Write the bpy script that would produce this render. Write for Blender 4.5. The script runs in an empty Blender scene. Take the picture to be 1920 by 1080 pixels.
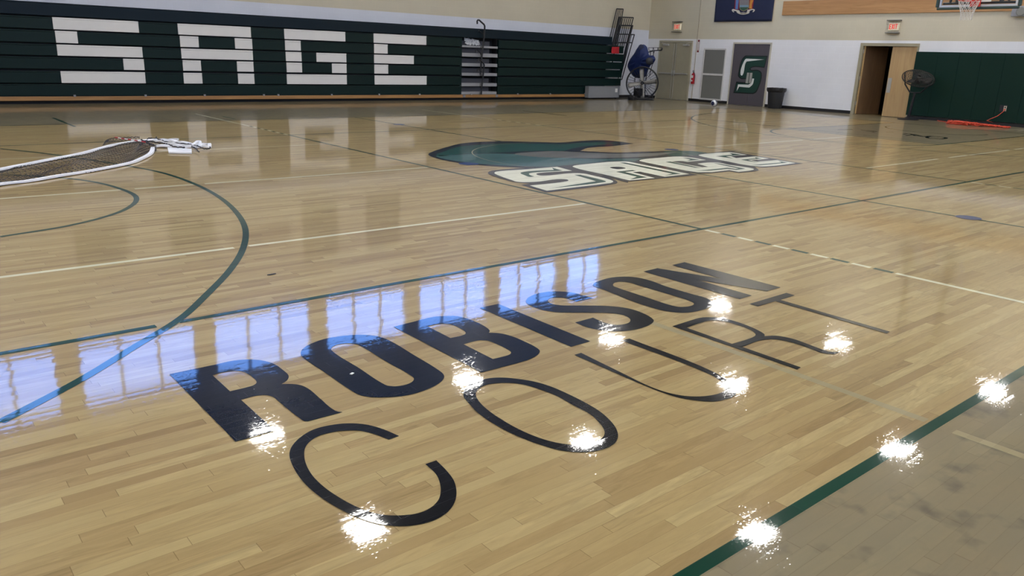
import bpy, bmesh, math, random
from mathutils import Vector, Matrix
from mathutils.geometry import tessellate_polygon

random.seed(7)
C = bpy.context.scene.collection
SC = bpy.context.scene

# ---------------------------------------------------------------- camera
# world: X runs along the court (and the floor boards), Y across it towards the bleachers, metres
F_PX = 1457.04
YAW, PITCH, ROLL = math.radians(40.043), math.radians(16.604), math.radians(2.001)
CAM = Vector((-5.87, -4.289, 1.474))
_f = Vector((math.sin(YAW) * math.cos(PITCH), math.cos(YAW) * math.cos(PITCH), -math.sin(PITCH)))
_r = Vector((math.cos(YAW), -math.sin(YAW), 0))
_u = _r.cross(_f)
CR = math.cos(ROLL) * _r + math.sin(ROLL) * _u
CU = -math.sin(ROLL) * _r + math.cos(ROLL) * _u
cd = bpy.data.cameras.new('camera')
cam = bpy.data.objects.new('camera', cd); C.objects.link(cam)
cd.sensor_width = 36; cd.lens = 36 * F_PX / 1920; cd.clip_end = 200
m = Matrix((CR, CU, -_f)).transposed().to_4x4(); m.translation = CAM
cam.matrix_world = m
SC.camera = cam


def ray(px, py):
    return CR * ((px - 960) / F_PX) + CU * ((540 - py) / F_PX) + _f


def PZ(px, py, z=0.0):
    d = ray(px, py); return CAM + d * ((z - CAM.z) / d.z)


def PX(px, py, x):
    d = ray(px, py); return CAM + d * ((x - CAM.x) / d.x)


def PY(px, py, y):
    d = ray(px, py); return CAM + d * ((y - CAM.y) / d.y)


# ---------------------------------------------------------------- world, exposure
w = bpy.data.worlds.new('sky'); SC.world = w; w.use_nodes = True
bg = w.node_tree.nodes['Background']
bg.inputs[0].default_value = (0.17, 0.38, 1.0, 1); bg.inputs[1].default_value = 8.4
SC.view_settings.view_transform = 'Standard'; SC.view_settings.look = 'None'
SC.view_settings.gamma = 1; SC.view_settings.use_curve_mapping = False
SC.view_settings.exposure = 0.0
LAMP = 92.0            # radiance of the high-bay lenses
SC.cycles.use_denoising = True
SC.cycles.max_bounces = 8; SC.cycles.diffuse_bounces = 5; SC.cycles.glossy_bounces = 4
SC.cycles.sample_clamp_indirect = 6

XW, YW, XL, YN, CEIL = 19.93, 18.2, -14.5, -9.2, 9.2    # room: far wall, bleacher wall, left wall, near wall, ceiling
LAMP_Z = 7.42


def portal(name, loc, rot, sx, sy):
    l = bpy.data.lights.new(name, 'AREA'); l.shape = 'RECTANGLE'; l.size = sx; l.size_y = sy
    l.cycles.is_portal = True
    o = bpy.data.objects.new(name, l); C.objects.link(o); o.location = loc; o.rotation_euler = rot


portal('window_portal', (2.75, YW + 0.3, 7.35), (-math.pi / 2, 0, 0), 31, 1.8)
portal('window_portal', (2.75, YN - 0.3, 7.35), (math.pi / 2, 0, 0), 31, 1.8)

# ---------------------------------------------------------------- node helpers


class NT:
    def __init__(s, tree): s.t = tree; s.n = tree.nodes; s.l = tree.links

    def node(s, typ, **kw):
        n = s.n.new(typ)
        for k, v in kw.items(): setattr(n, k, v)
        return n

    def val(s, sock, v):
        if hasattr(v, 'is_linked') or isinstance(v, bpy.types.NodeSocket): s.l.new(v, sock)
        else: sock.default_value = v

    def m(s, op, a, b=0.0, c=None, clamp=False):
        n = s.node('ShaderNodeMath', operation=op, use_clamp=clamp)
        s.val(n.inputs[0], a); s.val(n.inputs[1], b)
        if c is not None: s.val(n.inputs[2], c)
        return n.outputs[0]

    def mix(s, f, a, b, mode='MIX'):
        n = s.node('ShaderNodeMix', data_type='RGBA', blend_type=mode)
        s.val(n.inputs[0], f); s.val(n.inputs[6], a); s.val(n.inputs[7], b)
        return n.outputs[2]


def sr(r, g, b):
    f = lambda c: (c / 255 / 12.92) if c / 255 <= 0.04045 else ((c / 255 + 0.055) / 1.055) ** 2.4
    return (f(r), f(g), f(b), 1)


MATS = {}


def mat(name, col, rough=0.5, metal=0.0, spec=0.5, var=0.06, vs=6.0, bump=0.0, trans=0.0, emit=0.0, alpha=1.0, coat=0.0):
    if name in MATS: return MATS[name]
    mt = bpy.data.materials.new(name); mt.use_nodes = True
    t = NT(mt.node_tree); b = t.n['Principled BSDF']
    tc = t.node('ShaderNodeTexCoord')
    nz = t.node('ShaderNodeTexNoise'); nz.inputs['Scale'].default_value = vs; nz.inputs['Detail'].default_value = 4
    t.l.new(tc.outputs['Object'], nz.inputs['Vector'])
    k = t.m('MULTIPLY_ADD', nz.outputs['Fac'], 2 * var, 1 - var)
    hs = t.node('ShaderNodeHueSaturation'); hs.inputs['Color'].default_value = col
    t.l.new(k, hs.inputs['Value'])
    t.l.new(hs.outputs[0], b.inputs['Base Color'])
    t.l.new(t.m('MULTIPLY_ADD', nz.outputs['Fac'], 0.1, rough - 0.05), b.inputs['Roughness'])
    b.inputs['Metallic'].default_value = metal
    b.inputs['Specular IOR Level'].default_value = spec
    if coat: b.inputs['Coat Weight'].default_value = coat; b.inputs['Coat Roughness'].default_value = 0.1
    if bump:
        bp = t.node('ShaderNodeBump'); bp.inputs['Strength'].default_value = bump; bp.inputs['Distance'].default_value = 0.01
        n2 = t.node('ShaderNodeTexNoise'); n2.inputs['Scale'].default_value = vs * 6; t.l.new(tc.outputs['Object'], n2.inputs['Vector'])
        t.l.new(n2.outputs['Fac'], bp.inputs['Height']); t.l.new(bp.outputs[0], b.inputs['Normal'])
    if trans: b.inputs['Transmission Weight'].default_value = trans
    if emit: b.inputs['Emission Color'].default_value = col; b.inputs['Emission Strength'].default_value = emit
    if alpha < 1: b.inputs['Alpha'].default_value = alpha
    MATS[name] = mt
    return mt


# board pattern shared by the bare wood, the stain and the paint that all lie under one varnish
def plank_nodes(t, fine=0.42):
    geo = t.node('ShaderNodeNewGeometry')
    sp = t.node('ShaderNodeSeparateXYZ'); t.l.new(geo.outputs['Position'], sp.inputs[0])
    X, Y = sp.outputs[0], sp.outputs[1]
    v = t.m('DIVIDE', Y, 0.0525)
    row = t.m('FLOOR', v)
    fv = t.m('SUBTRACT', t.m('FRACT', v), 0.5)
    wn = t.node('ShaderNodeTexWhiteNoise', noise_dimensions='1D'); t.l.new(row, wn.inputs['W'])
    W = t.m('ADD', t.m('DIVIDE', X, 0.68), t.m('MULTIPLY', wn.outputs['Value'], 913.0))
    vo = t.node('ShaderNodeTexVoronoi', voronoi_dimensions='1D', feature='F1'); t.l.new(W, vo.inputs['W']); vo.inputs['Scale'].default_value = 1
    ve = t.node('ShaderNodeTexVoronoi', voronoi_dimensions='1D', feature='DISTANCE_TO_EDGE'); t.l.new(W, ve.inputs['W']); ve.inputs['Scale'].default_value = 1
    sc = t.node('ShaderNodeSeparateColor'); t.l.new(vo.outputs['Color'], sc.inputs[0])
    r1, r2, r3 = sc.outputs[0], sc.outputs[1], sc.outputs[2]
    # seams: long edges and butt ends
    e1 = t.m('SUBTRACT', 0.5, t.m('ABSOLUTE', fv))
    wn2 = t.node('ShaderNodeTexWhiteNoise', noise_dimensions='1D'); t.l.new(t.m('ADD', row, 77.7), wn2.inputs['W'])
    gapw = t.m('MULTIPLY_ADD', t.m('POWER', wn2.outputs['Value'], 6.0), 0.03, 0.010)
    s1 = t.m('SUBTRACT', 1.0, t.m('DIVIDE', e1, gapw), clamp=True)
    s2 = t.m('SUBTRACT', 1.0, t.m('DIVIDE', ve.outputs['Distance'], 0.0024), clamp=True)
    seam = t.m('MAXIMUM', t.m('MULTIPLY', s1, 0.75), s2)
    # grain
    cb = t.node('ShaderNodeCombineXYZ')
    t.l.new(t.m('MULTIPLY', X, 3.4), cb.inputs[0]); t.l.new(t.m('MULTIPLY_ADD', Y, 26, t.m('MULTIPLY', r3, 60)), cb.inputs[1]); t.l.new(t.m('MULTIPLY', r1, 40), cb.inputs[2])
    g1 = t.node('ShaderNodeTexNoise'); g1.inputs['Scale'].default_value = 1.0; g1.inputs['Detail'].default_value = 6; g1.inputs['Roughness'].default_value = 0.6; g1.inputs['Distortion'].default_value = 1.8
    t.l.new(cb.outputs[0], g1.inputs['Vector'])
    # lacquer surface: each board cups and tips a little, plus fine brush streaks and orange peel
    cs = t.node('ShaderNodeCombineXYZ'); t.l.new(t.m('MULTIPLY', X, 3.0), cs.inputs[0]); t.l.new(t.m('MULTIPLY', Y, 60.0), cs.inputs[1])
    g2 = t.node('ShaderNodeTexNoise'); g2.inputs['Scale'].default_value = 1.0; g2.inputs['Detail'].default_value = 3; t.l.new(cs.outputs[0], g2.inputs['Vector'])
    s3 = t.node('ShaderNodeSeparateColor'); t.l.new(g2.outputs['Color'], s3.inputs[0])
    co = t.node('ShaderNodeCombineXYZ'); t.l.new(X, co.inputs[0]); t.l.new(Y, co.inputs[1])
    c3 = t.node('ShaderNodeCombineXYZ'); t.l.new(t.m('MULTIPLY', X, 0.45), c3.inputs[0]); t.l.new(Y, c3.inputs[1])
    g3 = t.node('ShaderNodeTexNoise'); g3.inputs['Scale'].default_value = 190; g3.inputs['Detail'].default_value = 0; t.l.new(c3.outputs[0], g3.inputs['Vector'])
    s4 = t.node('ShaderNodeSeparateColor'); t.l.new(g3.outputs['Color'], s4.inputs[0])
    nx = t.m('MULTIPLY', t.m('SUBTRACT', r3, 0.5), 0.005)
    nx = t.m('MULTIPLY_ADD', t.m('SUBTRACT', s3.outputs[0], 0.5), 0.004, nx)
    cube = lambda q: t.m('MULTIPLY', t.m('MULTIPLY', q, q), q)
    nx = t.m('MULTIPLY_ADD', cube(t.m('SUBTRACT', s4.outputs[0], 0.5)), fine * 0.6, nx)
    ny = t.m('MULTIPLY_ADD', fv, 0.005, t.m('MULTIPLY', t.m('SUBTRACT', r2, 0.5), 0.008))
    ny = t.m('MULTIPLY_ADD', t.m('SUBTRACT', s3.outputs[1], 0.5), 0.004, ny)
    ny = t.m('MULTIPLY_ADD', cube(t.m('SUBTRACT', s4.outputs[1], 0.5)), fine, ny)
    cn = t.node('ShaderNodeCombineXYZ'); t.l.new(nx, cn.inputs[0]); t.l.new(ny, cn.inputs[1]); cn.inputs[2].default_value = 1
    vn = t.node('ShaderNodeVectorMath', operation='NORMALIZE'); t.l.new(cn.outputs[0], vn.inputs[0])
    return dict(X=X, Y=Y, r1=r1, r2=r2, r3=r3, seam=seam, grain=g1.outputs['Fac'], normal=vn.outputs[0], geo=geo, co=co)


def varnish(t, b, p):
    b.inputs['Roughness'].default_value = 0.3
    b.inputs['Specular IOR Level'].default_value = 0.03
    b.inputs['Coat Weight'].default_value = 0.63
    b.inputs['Coat Roughness'].default_value = 0.04
    t.l.new(p['normal'], b.inputs['Normal']); t.l.new(p['normal'], b.inputs['Coat Normal'])


def wood_floor(name, stain=None, amt=0.0):
    mt = bpy.data.materials.new(name); mt.use_nodes = True
    t = NT(mt.node_tree); b = t.n['Principled BSDF']; p = plank_nodes(t)
    rp = t.node('ShaderNodeValToRGB'); e = rp.color_ramp.elements
    e[0].position = 0.0; e[0].color = sr(140, 117, 77)
    e[1].position = 1.0; e[1].color = sr(172, 152, 106)
    e2 = rp.color_ramp.elements.new(0.14); e2.color = sr(153, 130, 87)
    e3 = rp.color_ramp.elements.new(0.6); e3.color = sr(162, 140, 95)
    t.l.new(p['r1'], rp.inputs[0])
    gr = t.m('MULTIPLY_ADD', p['grain'], 0.95, 0.52)
    # strength of figure differs from board to board
    ga = t.m('MULTIPLY_ADD', t.m('SUBTRACT', gr, 1.0), t.m('MULTIPLY_ADD', p['r3'], 0.9, 0.25), 1.0)
    vm = t.node('ShaderNodeVectorMath', operation='SCALE'); t.l.new(rp.outputs[0], vm.inputs[0]); t.l.new(ga, vm.inputs['Scale'])
    # broad amber blotches of old finish
    nb = t.node('ShaderNodeTexNoise'); nb.inputs['Scale'].default_value = 0.9; nb.inputs['Detail'].default_value = 3
    t.l.new(p['co'].outputs[0], nb.inputs['Vector'])
    col = t.mix(t.m('MULTIPLY', t.m('SUBTRACT', nb.outputs['Fac'], 0.45, clamp=True), 0.8, clamp=True), vm.outputs[0], sr(156, 128, 80))
    if stain:
        ns = t.node('ShaderNodeTexNoise'); ns.inputs['Scale'].default_value = 2.3; ns.inputs['Detail'].default_value = 5
        t.l.new(p['co'].outputs[0], ns.inputs['Vector'])
        k = t.m('MULTIPLY_ADD', t.m('SUBTRACT', ns.outputs['Fac'], 0.5), 0.5, amt)
        col = t.mix(k, col, stain)
        nd = t.node('ShaderNodeTexNoise'); nd.inputs['Scale'].default_value = 5.5; nd.inputs['Detail'].default_value = 3
        t.l.new(p['co'].outputs[0], nd.inputs['Vector'])
        col = t.mix(t.m('MULTIPLY', t.m('SUBTRACT', nd.outputs['Fac'], 0.56, clamp=True), 4.0, clamp=True), col, sr(84, 80, 70))
    col = t.mix(t.m('MULTIPLY', p['seam'], 0.62), col, sr(70, 48, 26))
    t.l.new(col, b.inputs['Base Color'])
    varnish(t, b, p)
    return mt


def paint(name, col, seam=0.3, thin=0.0):
    mt = bpy.data.materials.new(name); mt.use_nodes = True
    t = NT(mt.node_tree); b = t.n['Principled BSDF']; p = plank_nodes(t, 0.36)
    k = t.m('MULTIPLY_ADD', p['r1'], 0.16, 0.92)
    vm = t.node('ShaderNodeVectorMath', operation='SCALE'); vm.inputs[0].default_value = col[:3]; t.l.new(k, vm.inputs['Scale'])
    c = t.mix(t.m('MULTIPLY', p['seam'], seam), vm.outputs[0], sr(60, 55, 50) if sum(col[:3]) > 0.1 else sr(75, 75, 78))
    t.l.new(c, b.inputs['Base Color'])
    varnish(t, b, p)
    return mt


def block_wall(name, axis, split, low, high):
    mt = bpy.data.materials.new(name); mt.use_nodes = True
    t = NT(mt.node_tree); b = t.n['Principled BSDF']
    geo = t.node('ShaderNodeNewGeometry'); sp = t.node('ShaderNodeSeparateXYZ'); t.l.new(geo.outputs['Position'], sp.inputs[0])
    cb = t.node('ShaderNodeCombineXYZ'); t.l.new(sp.outputs[axis], cb.inputs[0]); t.l.new(t.m('ADD', sp.outputs[2], 0.08), cb.inputs[1])
    br = t.node('ShaderNodeTexBrick'); t.l.new(cb.outputs[0], br.inputs['Vector'])
    br.inputs['Scale'].default_value = 1; br.inputs['Brick Width'].default_value = 0.406; br.inputs['Row Height'].default_value = 0.203
    br.inputs['Mortar Size'].default_value = 0.008; br.inputs['Mortar Smooth'].default_value = 0.6
    br.inputs['Color1'].default_value = (0.97, 0.97, 0.97, 1); br.inputs['Color2'].default_value = (0.955, 0.955, 0.955, 1); br.inputs['Mortar'].default_value = (1, 1, 1, 1)
    f = t.m('GREATER_THAN', sp.outputs[2], split)
    base = t.mix(f, low, high)
    nz = t.node('ShaderNodeTexNoise'); nz.inputs['Scale'].default_value = 1.1; nz.inputs['Detail'].default_value = 5; t.l.new(geo.outputs['Position'], nz.inputs['Vector'])
    sc = t.node('ShaderNodeVectorMath', operation='SCALE'); t.l.new(base, sc.inputs[0]); t.l.new(t.m('MULTIPLY_ADD', nz.outputs['Fac'], 0.14, 0.93), sc.inputs['Scale'])
    t.l.new(t.mix(1.0, sc.outputs[0], br.outputs['Color'], 'MULTIPLY'), b.inputs['Base Color'])
    b.inputs['Roughness'].default_value = 0.55; b.inputs['Specular IOR Level'].default_value = 0.35
    bp = t.node('ShaderNodeBump'); bp.inputs['Strength'].default_value = 0.25; bp.inputs['Distance'].default_value = 0.004
    t.l.new(t.m('SUBTRACT', 1.0, br.outputs['Fac']), bp.inputs['Height']); t.l.new(bp.outputs[0], b.inputs['Normal'])
    return mt


def wood_flat(name, ca, cb_, axis, rough=0.4):
    """veneer or board with grain along the given axis"""
    mt = bpy.data.materials.new(name); mt.use_nodes = True
    t = NT(mt.node_tree); b = t.n['Principled BSDF']
    geo = t.node('ShaderNodeNewGeometry'); mp = t.node('ShaderNodeMapping'); t.l.new(geo.outputs['Position'], mp.inputs[0])
    s = [9.0, 9.0, 9.0]; s[axis] = 0.7; mp.inputs['Scale'].default_value = s
    nz = t.node('ShaderNodeTexNoise'); nz.inputs['Scale'].default_value = 1; nz.inputs['Detail'].default_value = 6; nz.inputs['Distortion'].default_value = 1.4
    t.l.new(mp.outputs[0], nz.inputs['Vector'])
    rp = t.node('ShaderNodeValToRGB'); rp.color_ramp.elements[0].position = 0.3; rp.color_ramp.elements[0].color = ca
    rp.color_ramp.elements[1].position = 0.7; rp.color_ramp.elements[1].color = cb_
    t.l.new(nz.outputs['Fac'], rp.inputs[0]); t.l.new(rp.outputs[0], b.inputs['Base Color']); b.inputs['Roughness'].default_value = rough
    return mt


# ---------------------------------------------------------------- mesh helpers
def bm_box(bm, a, b, rot=None, piv=None):
    vs = []
    for z in (a[2], b[2]):
        for x, y in ((a[0], a[1]), (b[0], a[1]), (b[0], b[1]), (a[0], b[1])):
            v = Vector((x, y, z))
            if rot is not None: v = rot @ (v - Vector(piv)) + Vector(piv)
            vs.append(bm.verts.new(v))
    for f in ((3, 2, 1, 0), (4, 5, 6, 7), (0, 1, 5, 4), (1, 2, 6, 5), (2, 3, 7, 6), (3, 0, 4, 7)):
        bm.faces.new([vs[i] for i in f])
    return vs


def bm_tube(bm, pts, r, n=8, cap=True, closed=False):
    pts = [Vector(p) for p in pts]; N = len(pts); rings = []
    rr = r if isinstance(r, (list, tuple)) else [r] * N
    prev = None
    for i, p in enumerate(pts):
        if closed: d = pts[(i + 1) % N] - pts[i - 1]
        else: d = pts[min(i + 1, N - 1)] - pts[max(i - 1, 0)]
        if d.length < 1e-9: d = Vector((0, 0, 1))
        d.normalize()
        if prev is None: a = d.orthogonal().normalized()
        else:
            a = prev - d * prev.dot(d)
            a = a.normalized() if a.length > 1e-6 else d.orthogonal().normalized()
        prev = a; b = d.cross(a)
        rings.append([bm.verts.new(p + rr[i] * (math.cos(2 * math.pi * k / n) * a + math.sin(2 * math.pi * k / n) * b)) for k in range(n)])
    for i in range(N if closed else N - 1):
        A, B = rings[i], rings[(i + 1) % N]
        for k in range(n): bm.faces.new([A[k], A[(k + 1) % n], B[(k + 1) % n], B[k]])
    if cap and not closed:
        bm.faces.new(rings[0][::-1]); bm.faces.new(rings[-1])


def bm_lathe(bm, prof, origin, n=24, axis=(0, 0, 1)):
    """prof: (radius, height) list"""
    ax = Vector(axis).normalized(); a = ax.orthogonal().normalized(); b = ax.cross(a); o = Vector(origin); rings = []
    for r, h in prof:
        if r < 1e-6: rings.append([bm.verts.new(o + ax * h)])
        else: rings.append([bm.verts.new(o + ax * h + r * (math.cos(2 * math.pi * k / n) * a + math.sin(2 * math.pi * k / n) * b)) for k in range(n)])
    for A, B in zip(rings, rings[1:]):
        for k in range(n):
            q = [A[k % len(A)], A[(k + 1) % len(A)], B[(k + 1) % len(B)], B[k % len(B)]]
            q2 = []
            for v in q:
                if v not in q2: q2.append(v)
            if len(q2) > 2:
                try: bm.faces.new(q2)
                except ValueError: pass


def bm_poly(bm, loops, fn, thick=0.0):
    """loops of 2-D points (outer, then holes) filled and placed by fn(u, v, h)"""
    L = [[Vector((p[0], p[1], 0)) for p in lp] for lp in loops]
    flat = [p for lp in L for p in lp]
    tris = tessellate_polygon(L)
    top = [bm.verts.new(fn(p.x, p.y, thick)) for p in flat]
    for t in tris:
        try: bm.faces.new([top[i] for i in t])
        except ValueError: pass
    if thick:
        bot = [bm.verts.new(fn(p.x, p.y, 0)) for p in flat]
        for t in tris:
            try: bm.faces.new([bot[i] for i in reversed(t)])
            except ValueError: pass
        k = 0
        for lp in L:
            n = len(lp)
            for i in range(n):
                bm.faces.new([top[k + i], top[k + (i + 1) % n], bot[k + (i + 1) % n], bot[k + i]])
            k += n


def obj(name, bm, m, parent=None, smooth=False, bevel=0.0, label=None):
    bmesh.ops.recalc_face_normals(bm, faces=bm.faces)
    me = bpy.data.meshes.new(name); bm.to_mesh(me); bm.free()
    me.materials.append(m)
    if smooth:
        for p in me.polygons: p.use_smooth = True
        me.set_sharp_from_angle(angle=math.radians(40))
    o = bpy.data.objects.new(name, me); C.objects.link(o)
    if parent is not None:
        o.parent = parent
        if parent.type == 'EMPTY': o.matrix_parent_inverse = Matrix.Translation(-parent.location)
    if bevel:
        bv = o.modifiers.new('bevel', 'BEVEL'); bv.width = bevel; bv.segments = 2; bv.limit_method = 'ANGLE'
    if label: o['label'] = label
    return o


def flat(name, bm, m, parent, label=None):
    """thin painted marking: normals up"""
    me = bpy.data.meshes.new(name)
    for f in bm.faces:
        f.normal_update()
        if f.normal.z < 0: f.normal_flip()
    bm.to_mesh(me); bm.free(); me.materials.append(m)
    o = bpy.data.objects.new(name, me); C.objects.link(o); o.parent = parent
    if label: o['label'] = label
    return o


def thing(name, label, cat, loc, group=None, kind=None):
    o = bpy.data.objects.new(name, None); C.objects.link(o); o.location = loc; o.empty_display_size = 0.1
    if kind: o['kind'] = kind
    else: o['label'] = label; o['category'] = cat
    if group: o['group'] = group
    return o


def tag(o, label, cat, group=None):
    o['label'] = label; o['category'] = cat
    if group: o['group'] = group
    return o


def struct(name, bm, m, **k):
    o = obj(name, bm, m, **k); o['kind'] = 'structure'; return o


def dup(root, delta, label=None):
    r = root.copy(); C.objects.link(r); r.location = root.location + Vector(delta)
    if label: r['label'] = label
    for ch in list(root.children):
        c = ch.copy(); C.objects.link(c); c.parent = r; c.matrix_parent_inverse = ch.matrix_parent_inverse
        for g in ch.children:
            d = g.copy(); C.objects.link(d); d.parent = c
    return r


def NB(): return bmesh.new()


def smooth_loop(pts, closed=True, step=6):
    """Catmull-Rom through points; a third entry marks a sharp corner"""
    P = [(Vector((p[0], p[1])), len(p) > 2) for p in pts]; n = len(P); out = []
    for i in range(n if closed else n - 1):
        (b, cb), (c, cc) = P[i], P[(i + 1) % n]
        if cb and cc: out.append(b.copy()); continue
        a = P[i - 1][0] if (i > 0 or closed) else b
        d = P[(i + 2) % n][0] if (closed or i + 2 < n) else c
        if cb: a = b + (b - c) * 0.5
        if cc: d = c + (c - b) * 0.5
        L = (c - b).length + 1e-9
        ta = (b - a); td = (d - c)
        m1 = ((b - a) / max(ta.length, 1e-9) * L + (c - b)) * 0.5 if not cb else (c - b)
        m2 = ((d - c) / max(td.length, 1e-9) * L + (c - b)) * 0.5 if not cc else (c - b)
        for k in range(step):
            s = k / step
            h1 = 2 * s**3 - 3 * s**2 + 1; h2 = s**3 - 2 * s**2 + s; h3 = -2 * s**3 + 3 * s**2; h4 = s**3 - s**2
            out.append(h1 * b + h2 * m1 + h3 * c + h4 * m2)
    if not closed: out.append(P[-1][0].copy())
    return out


def crop(ox, oy, s, pts):
    return [(ox + p[0] / s, oy + p[1] / s) + tuple(p[2:]) for p in pts]


def on_floor(pts):
    """picture positions of a painted outline -> floor coordinates, then smoothed"""
    q = [(PZ(p[0], p[1]).x, PZ(p[0], p[1]).y) + tuple(p[2:]) for p in pts]
    return smooth_loop(q)

# ---------------------------------------------------------------- structure: floor and its markings
M_FLOOR = wood_floor('maple_boards')
M_STAIN = wood_floor('grey_stained_boards', sr(122, 114, 92), 0.8)
M_GREEN = paint('green_line_paint', sr(8, 56, 40))
M_WHITE = paint('cream_line_paint', sr(208, 205, 174), 0.2)
M_FAINT = paint('faded_tan_line_paint', sr(152, 140, 106), 0.2)
M_BLACK = paint('black_letter_paint', sr(8, 8, 9), 0.45)
M_DGREY = paint('charcoal_logo_paint', sr(40, 39, 41), 0.3)
M_LOGOG = paint('logo_green_paint', sr(14, 66, 52), 0.3)
M_LOGOT = paint('logo_teal_paint', sr(58, 92, 86), 0.3)
M_LOGOY = paint('logo_grey_paint', sr(104, 102, 92), 0.3)
M_CREAM = paint('logo_cream_paint', sr(222, 222, 200), 0.15)
M_BLUE = paint('blue_marker_paint', sr(48, 66, 108), 0.3)

bm = NB()
bmesh.ops.create_grid(bm, x_segments=1, y_segments=1, size=1)
for v in bm.verts:
    v.co = Vector((XL if v.co.x < 0 else XW + 3.2, YN if v.co.y < 0 else YW, 0))
floor = struct('floor', bm, M_FLOOR)

Z = [0.0004]


def quad(bm, x0, y0, x1, y1, z):
    f = bm.faces.new([bm.verts.new((x0, y0, z)), bm.verts.new((x1, y0, z)), bm.verts.new((x1, y1, z)), bm.verts.new((x0, y1, z))])


def rect(name, x0, y0, x1, y1, m, z, label=None, parent=None):
    bm = NB(); quad(bm, min(x0, x1), min(y0, y1), max(x0, x1), max(y0, y1), z)
    return flat(name, bm, m, parent or floor, label)


# stained surround of the court and the stained keys
rect('stained_border', XL, YN, XW, -3.144, M_STAIN, 0.0005, 'grey stained border beside the near sideline')
rect('stained_border', XL, 12.15, XW, YW, M_STAIN, 0.0005, 'grey stained border in front of the bleachers')
rect('stained_border', 17.33, -3.15, XW, 12.15, M_STAIN, 0.0005, 'grey stained border behind the far baseline')
rect('stained_key', 11.5, 2.67, 17.3, 6.33, M_STAIN, 0.0005, 'grey stained key under the far hoop')
ZL = 0.0011
h = 0.025


def hline(y, xs, m, w=0.05, name='painted_line', label=None):
    bm = NB()
    for a, b in xs: quad(bm, a, y - w / 2, b, y + w / 2, ZL)
    return flat(name, bm, m, floor, label)


def vline(x, ys, m, w=0.05, name='painted_line', label=None):
    bm = NB()
    for a, b in ys: quad(bm, x - w / 2, a, x + w / 2, b, ZL)
    return flat(name, bm, m, floor, label)


# volleyball court 9 x 18 (green)
gx0, gx1 = PZ(293, 612).x, PZ(338, 606).x
hline(0, [(-6, gx0), (gx1, 12)], M_GREEN, label='green volleyball sideline crossing the middle of the floor')
hline(9, [(-6, 12)], M_GREEN)
vline(12, [(0, 9)], M_GREEN)
vline(0, [(-0.0, 9)], M_GREEN)
vline(6, [(0, 9)], M_GREEN)
vline(3, [(-3.1, 12.12)], M_GREEN, label='thin dark green half court line')
vline(0, [(-3.12, -1.80)], M_WHITE)
vline(0, [(10.8, 13.9)], M_WHITE, w=0.04)
vline(6, [(10.8, 13.9)], M_WHITE, w=0.04)
for X0 in (0.0, 6.0):
    for sgn, y0 in ((-1, -0.045), (1, 9.045)):
        for k in range(10):
            a = y0 + sgn * k * 0.176; b = a + sgn * 0.150
            rect('painted_dash', X0 - h, a, X0 + h, b, (M_WHITE, M_GREEN)[k % 2], ZL)
# basketball 28.65 x 15.24 (green)
hline(-3.12, [(XL + 3, 17.33)], M_GREEN, label='green sideline at the edge of the near grey border')
hline(12.12, [(XL + 3, 17.33)], M_GREEN, w=0.045)
vline(17.3, [(-3.12, 12.12)], M_GREEN)
vline(0.32, [(12.4, 13.15)], M_GREEN); vline(-2.87, [(11.6, 13.6)], M_GREEN); vline(8.75, [(11.1, 12.9)], M_GREEN)
hline(2.67, [(11.5, 17.3)], M_GREEN); hline(6.33, [(11.5, 17.3)], M_GREEN); vline(11.5, [(2.67, 6.33)], M_GREEN)


def arc(cx, cy, r, a0, a1, w, m, n=72, ext=0, label=None, name='painted_arc'):
    bm = NB(); pr = None
    for i in range(n + 1):
        a = math.radians(a0 + (a1 - a0) * i / n); c, s = math.cos(a), math.sin(a)
        q = (bm.verts.new((cx + (r - w / 2) * c, cy + (r - w / 2) * s, ZL + 0.0001)), bm.verts.new((cx + (r + w / 2) * c, cy + (r + w / 2) * s, ZL + 0.0001)))
        if pr: bm.faces.new([pr[0], pr[1], q[1], q[0]])
        pr = q
    return flat(name, bm, m, floor, label)


def strip(name, pts, w, m, z, parent=None, label=None):
    """painted stroke following floor points"""
    bm = NB(); pr = None; n = len(pts)
    for i in range(n):
        d = (pts[min(i + 1, n - 1)] - pts[max(i - 1, 0)]); d = d.normalized() if d.length else Vector((1, 0)); nn = Vector((-d.y, d.x)) * w / 2
        q = (bm.verts.new((pts[i].x + nn.x, pts[i].y + nn.y, z)), bm.verts.new((pts[i].x - nn.x, pts[i].y - nn.y, z)))
        if pr: bm.faces.new([pr[0], pr[1], q[1], q[0]])
        pr = q
    return flat(name, bm, m, parent or floor, label)


# near three-point arc and free-throw circle follow the painted curve
for px, lb in (([(0, 279), (60, 285), (150, 297), (250, 313), (300, 323), (360, 343), (410, 369), (443, 398), (460, 430), (455, 468), (430, 508), (388, 552), (340, 596), (250, 652), (150, 713), (0, 792)], 'green three point arc curving across the left of the floor'),
               ([(0, 328), (60, 330), (130, 335), (180, 342), (225, 354), (249, 364), (256, 372), (249, 384), (215, 401), (125, 424), (0, 444)], 'green free throw circle inside the near three point arc')):
    q = [(PZ(*p).x, PZ(*p).y) for p in px]
    strip('painted_arc', smooth_loop(q, closed=False, step=8), 0.05, M_GREEN, ZL + 0.0003, label=lb)
arc(15.75, 4.5, 6.25, 90, 270, 0.05, M_GREEN, label='green three point arc in front of the far hoop')
hline(-1.75 + 0.0, [(15.75, 17.3)], M_GREEN); hline(10.75, [(15.75, 17.3)], M_GREEN)
arc(11.5, 4.5, 1.83, 90, 270, 0.05, M_GREEN, label='green free throw circle at the far end')
arc(15.75, 4.5, 1.22, 90, 270, 0.04, M_GREEN)
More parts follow.
